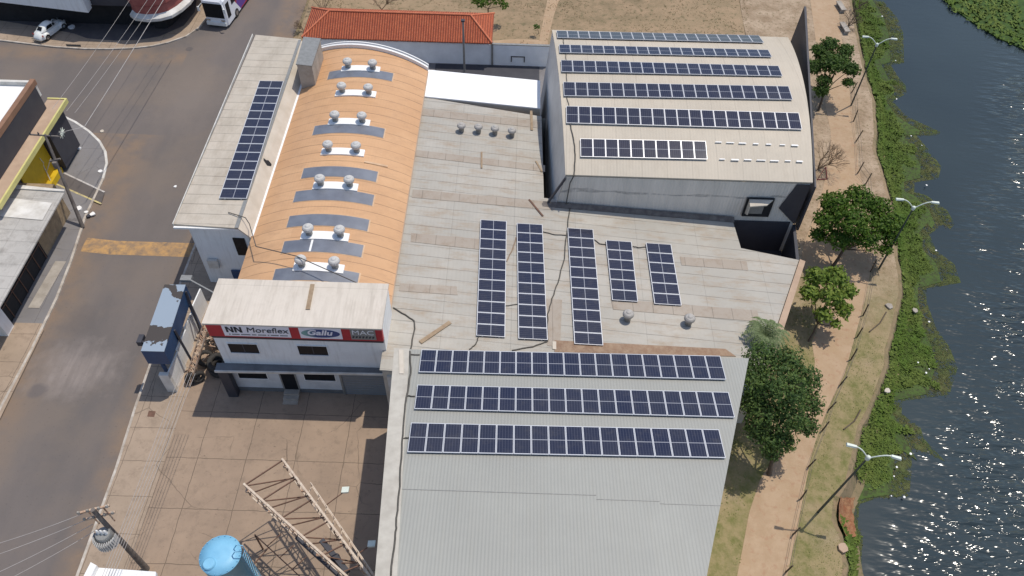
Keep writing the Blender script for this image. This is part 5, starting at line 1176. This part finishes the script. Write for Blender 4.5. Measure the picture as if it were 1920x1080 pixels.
# ------------------------------------------------------------------ vehicles
def make_beetle(loc, rz):
    c = empty('small_car', loc, 'small white rounded vintage car parked on the pavement at top left', 'car', rz=rz)   # +x is forward
    L, Wd = 2.0, .62
    prof = [(-2.0, .32, .50, .45), (-1.9, .28, .72, .55), (-1.6, .25, .92, .62), (-1.2, .25, 1.0, .66), (-.6, .25, .95, .68), (0, .25, .92, .68), (.6, .25, .92, .66), (1.1, .25, .90, .58), (1.5, .28, .80, .5), (1.85, .32, .60, .40), (1.98, .36, .48, .32)]
    mb = MB(); v = []; n = 14
    for x, z0, z1, hw in prof:
        for i in range(n):
            a = math.pi*i/(n-1); v.append((x, -hw*math.cos(a), z0+(z1-z0)*(abs(math.sin(a))**.6)))
    mb.add(v, [(k*n+i, k*n+i+1, (k+1)*n+i+1, (k+1)*n+i) for k in range(len(prof)-1) for i in range(n-1)], True)
    mb.add(v[:n], [tuple(range(n))]); mb.add(v[-n:], [tuple(range(n))[::-1]]); mb.build('body', M['car_white'], c)
    cp = [(-1.45, .90, .92, .45), (-1.1, .9, 1.22, .54), (-.7, .9, 1.42, .56), (-.2, .9, 1.5, .56), (.2, .9, 1.45, .55), (.42, .9, 1.3, .54), (.72, .88, .95, .5)]
    mb = MB(); v = []
    for x, z0, z1, hw in cp:
        for i in range(n):
            a = math.pi*i/(n-1); v.append((x, -hw*math.cos(a)*(1-.12*math.sin(a)), z0+(z1-z0)*(abs(math.sin(a))**.45)))
    mb.add(v, [(k*n+i, k*n+i+1, (k+1)*n+i+1, (k+1)*n+i) for k in range(len(cp)-1) for i in range(n-1)], True); mb.build('cabin', M['car_white'], c)
    mb = MB(); mb.quad((-1.32, -.30, 1.06), (-1.32, .30, 1.06), (-.98, .27, 1.33), (-.98, -.27, 1.33)); mb.build('rear_window', M['window'], c)
    mb = MB(); mb.quad((.75, -.42, .98), (.75, .42, .98), (.42, .40, 1.36), (.42, -.40, 1.36)); mb.build('windscreen', M['window'], c)
    for s_ in (-1, 1):
        mb = MB(); mb.quad((-.85, s_*.575, 1.0), (.05, s_*.585, 1.0), (.05, s_*.54, 1.33), (-.6, s_*.53, 1.33)); mb.quad((.12, s_*.58, 1.0), (.5, s_*.565, 1.0), (.32, s_*.53, 1.3), (.12, s_*.54, 1.33)); mb.build('side_window', M['window'], c)
        for x in (-1.2, 1.22):
            mb = MB(); v = []
            for k in range(9):
                a = math.pi*k/8
                for (w_, r_) in ((.48, .5), (.68, .5), (.78, .42), (.8, .34)): v.append((x-r_*math.cos(a), s_*w_, .34+r_*math.sin(a)))
            mb.add(v, [(k*4+i, k*4+i+1, (k+1)*4+i+1, (k+1)*4+i) for k in range(8) for i in range(3)], True); mb.build('fender', M['car_white'], c)
            wl = MB().tube((x, s_*.58, .32), (x, s_*.76, .32), .32, n=20).build('wheel', M['tyre'], c); MB().tube((x, s_*.762, .32), (x, s_*.775, .32), .17, n=16).build('hubcap', M['chrome'], wl)
        MB().box(1.78, 1.9, s_*.5-.1, s_*.5+.1, .6, .78).build('headlight', M['chrome'], c); MB().box(-1.72, -1.62, s_*.66-.06, s_*.66+.06, .62, .8).build('tail_light', M['lampred'], c)
    MB().box(-2.12, -2.04, -.65, .65, .32, .42).build('bumper', M['chrome'], c); MB().box(2.04, 2.12, -.65, .65, .32, .42).build('bumper', M['chrome'], c)
    return c
bc = at(97, 62, .14); make_beetle((bc.x, bc.y, .14), math.radians(70))

bl_ = at(410, 57, 0)
bus = empty('coach_bus', (-33.5, 74.9+.0, 0), 'white coach bus with black windscreen and red and purple side at top', 'bus', rz=math.radians(-8))
# local +y is rearwards
cols = NT('white_and_purple_red_livery'); co = cols.coord(True); x = cols.xyz(co)
k1 = cols.ramp(cols.math('ADD', x[1], cols.math('MULTIPLY', x[2], .7)), 4.0, 4.02); k2 = cols.noise(cols.map(co, (1, .35, .6)), .9, 2, .5, .45, .5)
liv = cols.done(cols.mix(k1, (.78, .79, .82), cols.mix(k2, (.40, .03, .05), (.12, .05, .30))), .3)
def body_section(y, w, z0, z1): return [(-w, y, z0), (-w, y, z1-.25), (-w+.2, y, z1), (w-.2, y, z1), (w, y, z1-.25), (w, y, z0)]
mb = MB(); secs = [body_section(0, 1.12, .4, 3.2), body_section(.25, 1.28, .35, 3.4), body_section(12, 1.28, .35, 3.4)]
v = [p for s_ in secs for p in s_]; mb.add(v, [(k*6+i, (k+1)*6+i, (k+1)*6+(i+1) % 6, k*6+(i+1) % 6) for k in range(2) for i in range(6)]+[(0, 1, 2, 3, 4, 5), (17, 16, 15, 14, 13, 12)]); mb.build('body', liv, bus)
MB().add([(-1.1, -.02, 1.25), (1.1, -.02, 1.25), (1.12, -.01, 2.95), (-1.12, -.01, 2.95), (-1.1, .1, 1.25), (1.1, .1, 1.25), (1.12, .1, 2.95), (-1.12, .1, 2.95)], [(0, 1, 2, 3), (4, 7, 6, 5), (0, 4, 5, 1), (2, 6, 7, 3)]).build('windscreen', M['window'], bus)
MB().box(-1.15, 1.15, -.12, .05, .35, .75).build('bumper', M['car_white'], bus); MB().box(-.35, .35, -.14, -.121, .5, .66).build('number_plate', M['silver_ink'], bus)
for s_ in (-1, 1):
    MB().box(s_*.85-.2, s_*.85+.2, -.06, .02, .85, 1.05).build('headlight', M['chrome'], bus)
    MB().bar((s_*1.15, .1, 2.9), (s_*1.5, -.35, 2.6), .06).box(s_*1.5-.12, s_*1.5+.12, -.4, -.3, 2.1, 2.65).build('mirror', M['car_white'], bus)
    MB().box(s_*1.29-.01, s_*1.29+.01, .5, 1.3, 1.0, 2.7).build('side_window', M['window'], bus); MB().box(s_*1.29-.01, s_*1.29+.01, 1.9, 11.5, 1.9, 2.8).build('window_band', M['window'], bus)
    for y in (2.6, 9.2):
        wl = MB().tube((s_*1.05, y, .5), (s_*1.3, y, .5), .5, n=20).build('wheel', M['tyre'], bus); MB().tube((s_*1.302, y, .5), (s_*1.32, y, .5), .26, n=14).build('rim', M['chrome'], wl)
p = at(409, 53, 0); bus.location = (p.x, p.y+.1, 0)

# ------------------------------------------------------------------ trees
def leaf_cloud(lumps, n, size, seed, mat, parent, name='crown', droop=0.0, flat=.5):
    R = random.Random(seed); mb = MB(); tot = sum(l[3]**2 for l in lumps); V = []; Fc = []
    for (cx, cy, cz, r_, sq) in lumps:
        k = int(n*r_*r_/tot)
        for _ in range(k):
            d = Vector((R.gauss(0, 1), R.gauss(0, 1), R.gauss(0, 1))).normalized()
            if d.z < -.3 and R.random() < .6: d.z = -d.z
            nz_ = noise.noise(Vector((cx+d.x*2.3, cy+d.y*2.3, cz+d.z*2.3))*1.6)
            rr = r_*(R.random()**.28)*(1+.55*nz_)
            c = Vector((cx+d.x*rr, cy+d.y*rr, cz+d.z*rr*sq-droop*R.random()))
            s_ = size*R.uniform(.6, 1.35)
            nn = (d*.7+Vector((R.uniform(-1, 1), R.uniform(-1, 1), R.uniform(-.3, 1.2)))*.9).normalized()
            a = nn.orthogonal().normalized(); a = (Matrix.Rotation(R.uniform(0, 6.28), 3, nn) @ a); b = nn.cross(a)
            i0 = len(V); V += [c-a*s_*.5, c+b*s_*.28, c+a*s_*.6, c-b*s_*.28]; Fc.append((i0, i0+1, i0+2, i0+3))
    mb.add(V, Fc); return mb.build(name, mat, parent)
def tree(base, lumps, n, size, mat, label, seed, trunk_r=.14, group='trees beside the river path', crown_base=1.2, name='tree', droop=0.0, cat='tree'):
    b = Vector(base); r_ = empty(name, b, label, cat, group)
    L = [(x-b.x, y-b.y, z-b.z, q, s_) for x, y, z, q, s_ in lumps]
    mb = MB(); cx = sum(l[0] for l in L)/len(L); cy = sum(l[1] for l in L)/len(L); cz = sum(l[2] for l in L)/len(L)
    j = Vector((cx*.35, cy*.35, max(crown_base, cz*.45))); mb.tube((0, 0, -.1), j*.5+Vector((.04, 0, 0)), trunk_r, trunk_r*.8, n=10); mb.tube(j*.5+Vector((.04, 0, 0)), j, trunk_r*.8, trunk_r*.7, n=10)
    mb.build('trunk', M['bark'], r_)
    mb = MB(); R = random.Random(seed)
    for l in L:
        e = Vector(l[:3]); mid = j.lerp(e, .5)+Vector((R.uniform(-.15, .15), R.uniform(-.15, .15), -.1)); mb.tube(j, mid, trunk_r*.5, trunk_r*.3, n=7); mb.tube(mid, e, trunk_r*.3, trunk_r*.12, n=6)
        for _ in range(3):
            d = Vector((R.uniform(-1, 1), R.uniform(-1, 1), R.uniform(-.2, 1)))*l[3]*.7; mb.tube(e, e+d, trunk_r*.14, .01, n=5)
    mb.build('limbs', M['bark'], r_)
    leaf_cloud(L, n, size, seed, mat, r_, droop=droop)
    return r_
def lum(pts): return [(at(px, py, z).x, at(px, py, z).y, z, r_, s_) for px, py, z, r_, s_ in pts]
tree(at(1534, 208), lum([(1555, 85, 4.6, .95, .7), (1535, 95, 4.4, .8, .7), (1585, 95, 4.4, .85, .7), (1525, 125, 3.8, 1.0, .6), (1560, 122, 4.4, 1.1, .7), (1595, 130, 4.0, .85, .7), (1545, 150, 3.4, .75, .6), (1590, 155, 3.2, .6, .6), (1540, 170, 2.6, .8, .7), (1548, 110, 3.8, 1.1, .8), (1575, 115, 3.8, 1.1, .8)]), 9000, .27, M['leaf_dark'], 'dark rounded tree beside the far right corner of the arched warehouse', 3)
tree(at(1561, 500), lum([(1565, 385, 4.6, 1.3, .7), (1610, 372, 4.7, 1.2, .7), (1645, 388, 4.4, 1.1, .7), (1550, 415, 4.0, 1.1, .7), (1600, 415, 4.9, 1.4, .7), (1655, 420, 4.0, 1.2, .7), (1575, 448, 3.4, 1.1, .6), (1625, 448, 3.6, 1.1, .7), (1670, 445, 3.2, .9, .7), (1535, 440, 3.0, .7, .6), (1660, 468, 2.7, .6, .6), (1678, 415, 3.8, .9, .7)]), 10500, .27, M['leaf_mid'], 'largest bright green tree over the river path below the middle lamp', 5, .16)
tree(at(1516, 640), lum([(1530, 520, 3.6, .9, .7), (1565, 520, 3.8, 1.0, .7), (1520, 550, 3.0, .9, .7), (1560, 555, 3.5, 1.0, .7), (1590, 545, 3.0, .75, .7), (1580, 580, 2.7, .75, .7), (1545, 590, 2.6, .7, .6), (1568, 608, 2.0, .4, .6)]), 2500, .36, M['leaf_light'], 'small yellow green tree with slender dark trunk on the path edge', 8, .1)
tree(at(1442, 890), lum([(1430, 670, 7.0, 1.23, .8), (1475, 680, 7.0, 1.23, .8), (1510, 710, 6.2, 1.14, .8), (1425, 720, 6.7, 1.23, .8), (1475, 730, 7.5, 1.33, .8), (1520, 755, 5.5, 0.90, .8), (1430, 770, 6.0, 1.14, .8), (1480, 780, 6.0, 1.14, .8), (1515, 795, 4.5, 0.76, .8), (1445, 820, 4.7, 0.95, .8), (1408, 750, 5.7, 0.85, .8), (1475, 825, 4.2, 0.76, .8), (1415, 700, 6.5, 0.95, .8), (1420, 800, 5.0, 0.85, .8), (1450, 845, 3.5, 0.66, .7)]), 15500, .21, M['leaf_blue'], 'big dark weeping tree against the near warehouse corner', 11, .18, droop=.5)
# palm-like plant by the warehouse corner
pp = at(1412, 680, 1.0); pp.z = 0
pm = empty('palm', pp, 'pale feathery palm at the corner between the low roof and big dark tree', 'palm')
MB().tube((0, 0, 0), (.1, .1, 4.2), .14, .1, n=9).build('trunk', M['bark'], pm)
mb = MB(); R = random.Random(2)
for k in range(24):
    a = 2*math.pi*k/24+R.uniform(-.1, .1); ln = R.uniform(1.3, 1.8); prev = Vector((.1, .1, 4.2))
    for s_ in range(1, 8):
        q = s_/7; c = Vector((.1+math.cos(a)*ln*q, .1+math.sin(a)*ln*q, 4.2+.9*math.sin(q*2.4)-.7*q*q)); mb.tube(prev, c, .02, .015, n=4, caps=False)
        side = Vector((-math.sin(a), math.cos(a), 0))
        for sg in (-1, 1):
            for e in (0, .5):
                b = prev.lerp(c, e); tp_ = b+side*sg*.45*(1-.5*q)+Vector((math.cos(a)*.2, math.sin(a)*.2, -.12)); mb.quad(b, b+Vector((math.cos(a), math.sin(a), 0))*.13, tp_)
        prev = c
mb.build('fronds', M['leaf_palm'], pm)
def bare(base, h, spread, n, label, seed, name='bare_bush', cat='bush', group='leafless shrubs', mat='drybark', lean=(0, 0)):
    R = random.Random(seed); r_ = empty(name, base, label, cat, group); mb = MB()
    def grow(p, d, ln, rad, lv):
        q = p+d*ln; mb.tube(p, q, rad, rad*.6, n=5, caps=False)
        if lv == 0: return
        for _ in range(3): grow(q, (d+Vector((R.uniform(-1, 1), R.uniform(-1, 1), R.uniform(-.5, .5)))*.7).normalized(), ln*.7, rad*.6, lv-1)
    for k in range(n):
        a = R.uniform(0, 6.28); grow(Vector((0, 0, 0)), Vector((math.cos(a)*spread+lean[0], math.sin(a)*spread+lean[1], 1)).normalized(), h*.38, .045, 3)
    mb.build('branches', M[mat], r_); return r_
bare(at(1533, 318), 3.2, .55, 9, 'leafless spreading brown bush beside the arched warehouse corner', 4, lean=(.4, .1))
bare(at(1590, 50), 2.0, .7, 8, 'leafless dark bush beside the far bench', 14, mat='bark')
bare(at(1600, 22), 2.0, .7, 6, 'leafless dark bush at the top of the river path', 15, mat='bark')
bare(at(606, 22), 4.0, .6, 6, 'leafless tree at the left end of the tiled roof beside the street', 21, name='bare_tree', cat='tree')
bare(at(572, 60), 1.6, .8, 7, 'dry brown shrub at the street edge by the tiled roof corner', 22)
bare(at(716, 18), 3.0, .8, 7, 'leafless tree behind the tiled roof, left of its middle', 23, name='bare_tree', cat='tree')
tree(at(914, 30), lum([(905, 2, 3.2, 1.0, .6), (930, -2, 3.2, 1.0, .6), (945, 10, 2.4, .6, .6), (890, 0, 2.6, .6, .6)]), 700, .3, M['leaf_mid'], 'thin sparse green tree at the top edge beyond the tiled roof', 31, .09, 'trees in the park')
tree(at(1010, 63), lum([(1006, 50, 1.2, .35, .6)]), 90, .22, M['leaf_dark'], 'tiny sapling beside the park foot path', 33, .03, 'trees in the park', .3)

# ------------------------------------------------------------------ river edge vegetation (uncountable)
outer_px = [(1648, -60), (1652, 0), (1680, 35), (1690, 62), (1692, 118), (1668, 122), (1682, 145), (1695, 160), (1697, 175), (1672, 190), (1690, 210), (1705, 222), (1758, 247), (1755, 254), (1715, 254), (1727, 268), (1735, 278), (1760, 312), (1755, 335), (1712, 342), (1712, 360), (1735, 367), (1772, 395), (1785, 420), (1777, 430), (1765, 420),
            (1740, 440), (1752, 470), (1785, 495), (1797, 530), (1760, 537), (1735, 540), (1735, 565), (1752, 615), (1777, 652), (1790, 690), (1775, 740), (1725, 747), (1690, 752), (1688, 775), (1705, 790), (1722, 802), (1727, 822), (1765, 865), (1735, 850), (1705, 840), (1705, 880), (1700, 930), (1640, 935), (1610, 945), (1606, 990), (1616, 1005), (1614, 1040), (1612, 1100)]
inner_px = bank_px
outw = [at(p[0], p[1], WATER) for p in outer_px]; innw = [at(p[0], p[1], -.2) for p in inner_px]
poly = [(p.x, p.y) for p in innw]+[(p.x, p.y) for p in outw[::-1]]
def inside(x, y, P):
    c = False; j = len(P)-1
    for i in range(len(P)):
        if (P[i][1] > y) != (P[j][1] > y) and x < (P[j][0]-P[i][0])*(y-P[i][1])/(P[j][1]-P[i][1])+P[i][0]: c = not c
        j = i
    return c
def seg_dist(x, y, P):
    d = 1e9
    for a, b in zip(P, P[1:]):
        ax, ay, bx, by = a[0], a[1], b[0], b[1]; L2 = (bx-ax)**2+(by-ay)**2
        if abs(ay-y) > 8 and abs(by-y) > 8: continue
        t_ = max(0, min(1, ((x-ax)*(bx-ax)+(y-ay)*(by-ay))/max(L2, 1e-9))); d = min(d, math.hypot(x-ax-t_*(bx-ax), y-ay-t_*(by-ay)))
    return d
R = random.Random(77)
OW = [(p.x, p.y) for p in outw]; IW = [(p.x, p.y) for p in innw]
dense = MB(); sparse = MB()
def tuft(mb, x, y, z, s_, n):
    V = []; Fc = []
    for _ in range(n):
        a = R.uniform(0, 6.28); tilt = R.uniform(.9, 2.6); h = s_*R.uniform(.6, 1.2)
        d = Vector((math.cos(a)*tilt, math.sin(a)*tilt, 1)).normalized(); b = Vector((x+R.uniform(-.12, .12), y+R.uniform(-.12, .12), z)); w = d.cross(Vector((0, 0, 1))).normalized()*h*.16
        i0 = len(V); V += [b-w, b+w, b+d*h*.6+w*1.5, b+d*h, b+d*h*.6-w*1.5]; Fc.append((i0, i0+1, i0+2, i0+3, i0+4))
    mb.add(V, Fc)
cnt = 0
for _ in range(60000):
    y = 17+(R.random()**1.0)*75; x0 = lerp_line([Vector((p[0], p[1], 0)) for p in IW], y) if IW[0][1] > y > IW[-1][1] else None
    if x0 is None: continue
    x = x0+R.uniform(-.3, 8.5)
    if not inside(x, y, poly): continue
    do = seg_dist(x, y, OW); di = seg_dist(x, y, IW)
    nz_ = noise.noise(Vector((x*.7, y*.7, 3)))
    red = (23.1 < y < 26.3 and x < lerp_line([Vector((p[0], p[1], 0)) for p in IW], y)+1.8)
    if red: continue
    zz = WATER+.02 if di > 1.0 else WATER+1.45*(1-di/1.0)
    dn = do/(do+di+.01)+.35*nz_
    if dn < .36:
        if R.random() < .9*(dn+.2)/.5: tuft(sparse, x, y, WATER, .12, 2)
    else: tuft(dense, x, y, max(zz, WATER), .22*(1+1.2*max(0, noise.noise(Vector((x*.9, y*.9, 8))))), 3)
tag(dense.build('water_plants', M['water_plants']), kind='stuff'); tag(sparse.build('thin_water_weed', M['sparse_plants']), kind='stuff')
# matted sheet under the plants
npoly = [(x+.0, y) for x, y in IW]
def mat_edge(f): 
    out = []
    for (x, y) in OW:
        xi = lerp_line([Vector((p[0], p[1], 0)) for p in IW], y); out.append((xi+(x-xi)*f, y))
    return out
o_ = MB().prism([(x-.2, y) for x, y in IW]+mat_edge(.72)[::-1], WATER-.05, WATER+.05).build('plant_mat', vegmat('plant_mat', (.055, .095, .022), (.075, .12, .028), (.05, .06, .025))); tag(o_, kind='stuff')
wd = NT('floating_weed'); co = wd.coord()
wa = wd.noise(wd.map(co, (1, 1, 1)), 1.1, 10, .85, .46, .56); wd.l(wa, wd.b.inputs['Alpha'])
wdm = wd.done(wd.mix(wd.noise(co, .5, 5), (.10, .105, .04), (.07, .10, .028)), .8, 0, .2)
o_ = MB().prism([(x-.2, y) for x, y in IW]+mat_edge(1.04)[::-1], WATER+.004, WATER+.012).build('floating_weed', wdm); tag(o_, kind='stuff')
mb = MB(); NE = 12; V = []
def pl_(P, k):
    q = k*(len(P)-1); i = min(int(q), len(P)-2); return P[i].lerp(P[i+1], q-i)
ia = [at(1577, 930, .02), at(1573, 945, .02), at(1573, 975, .02), at(1586, 1004, .02)]; oa = [at(1612, 930, WATER), at(1606, 948, WATER), at(1605, 975, WATER), at(1610, 1004, WATER)]
for a in range(NE+1):
    for b in range(7):
        p = pl_(ia, a/NE).lerp(pl_(oa, a/NE), b/6); z = .03-(1.95)*(b/6)**.7+.25*noise.noise(p*1.7)*(1 if 0 < b < 6 else .2); V.append((p.x, p.y, z))
mb.add(V, [(a*7+b, (a+1)*7+b, (a+1)*7+b+1, a*7+b+1) for a in range(NE) for b in range(6)], False); struct('eroded_bank', mb, M['red_earth'])
# far bank reeds
mb = MB(); fp = [(p.x, p.y) for p in fb]
for _ in range(5200):
    x = R.uniform(30, 62); y = R.uniform(66, 100)
    if not inside(x, y, far_poly) and seg_dist(x, y, fp) > .5: continue
    p = Vector((x, y, 0)); tuft(mb, x, y, WATER+.1, .5, 3)
tag(mb.build('far_bank_reeds', M['water_plants']), kind='stuff')
# grass tufts: bank, verge, park
mb = MB()
BW = [(p[0], p[1]) for p in bank+[(bk[-1][0], -60)]+bk[::-1]]
for _ in range(15000):
    y = R.uniform(14, 60); x = R.uniform(12, 30)
    if not inside(x, y, BW): continue
    if noise.noise(Vector((x*.35, y*.35, 9)))+R.uniform(-.35, .35)+(0.25 if y < 40 else -.35) < .1: continue
    tuft(mb, x, y, -.02, .11, 3)
for _ in range(7000):
    y = R.uniform(12, 62); x = R.uniform(9, 26)
    if not inside(x, y, verge) or inside(x, y, [(p.x, p.y) for p in pl]+[(p.x, p.y) for p in pr_[::-1]]): continue
    if noise.noise(Vector((x*.4, y*.4, 5)))+R.uniform(-.3, .3) < .0: continue
    tuft(mb, x, y, -.02, .15, 3)
tag(mb.build('bank_grass', M['bank_grass']), kind='stuff')
mb = MB()
for _ in range(9000):
    x = R.uniform(-25, 27); y = R.uniform(73.6, 100)
    if noise.noise(Vector((x*.25, y*.25, 1)))+R.uniform(-.4, .4) < .12: continue
    tuft(mb, x, y, 0, .15, 2)
tag(mb.build('park_grass', vegmat('dry_tufts', (.22, .165, .09), (.14, .12, .05), (.30, .22, .13))), kind='stuff')
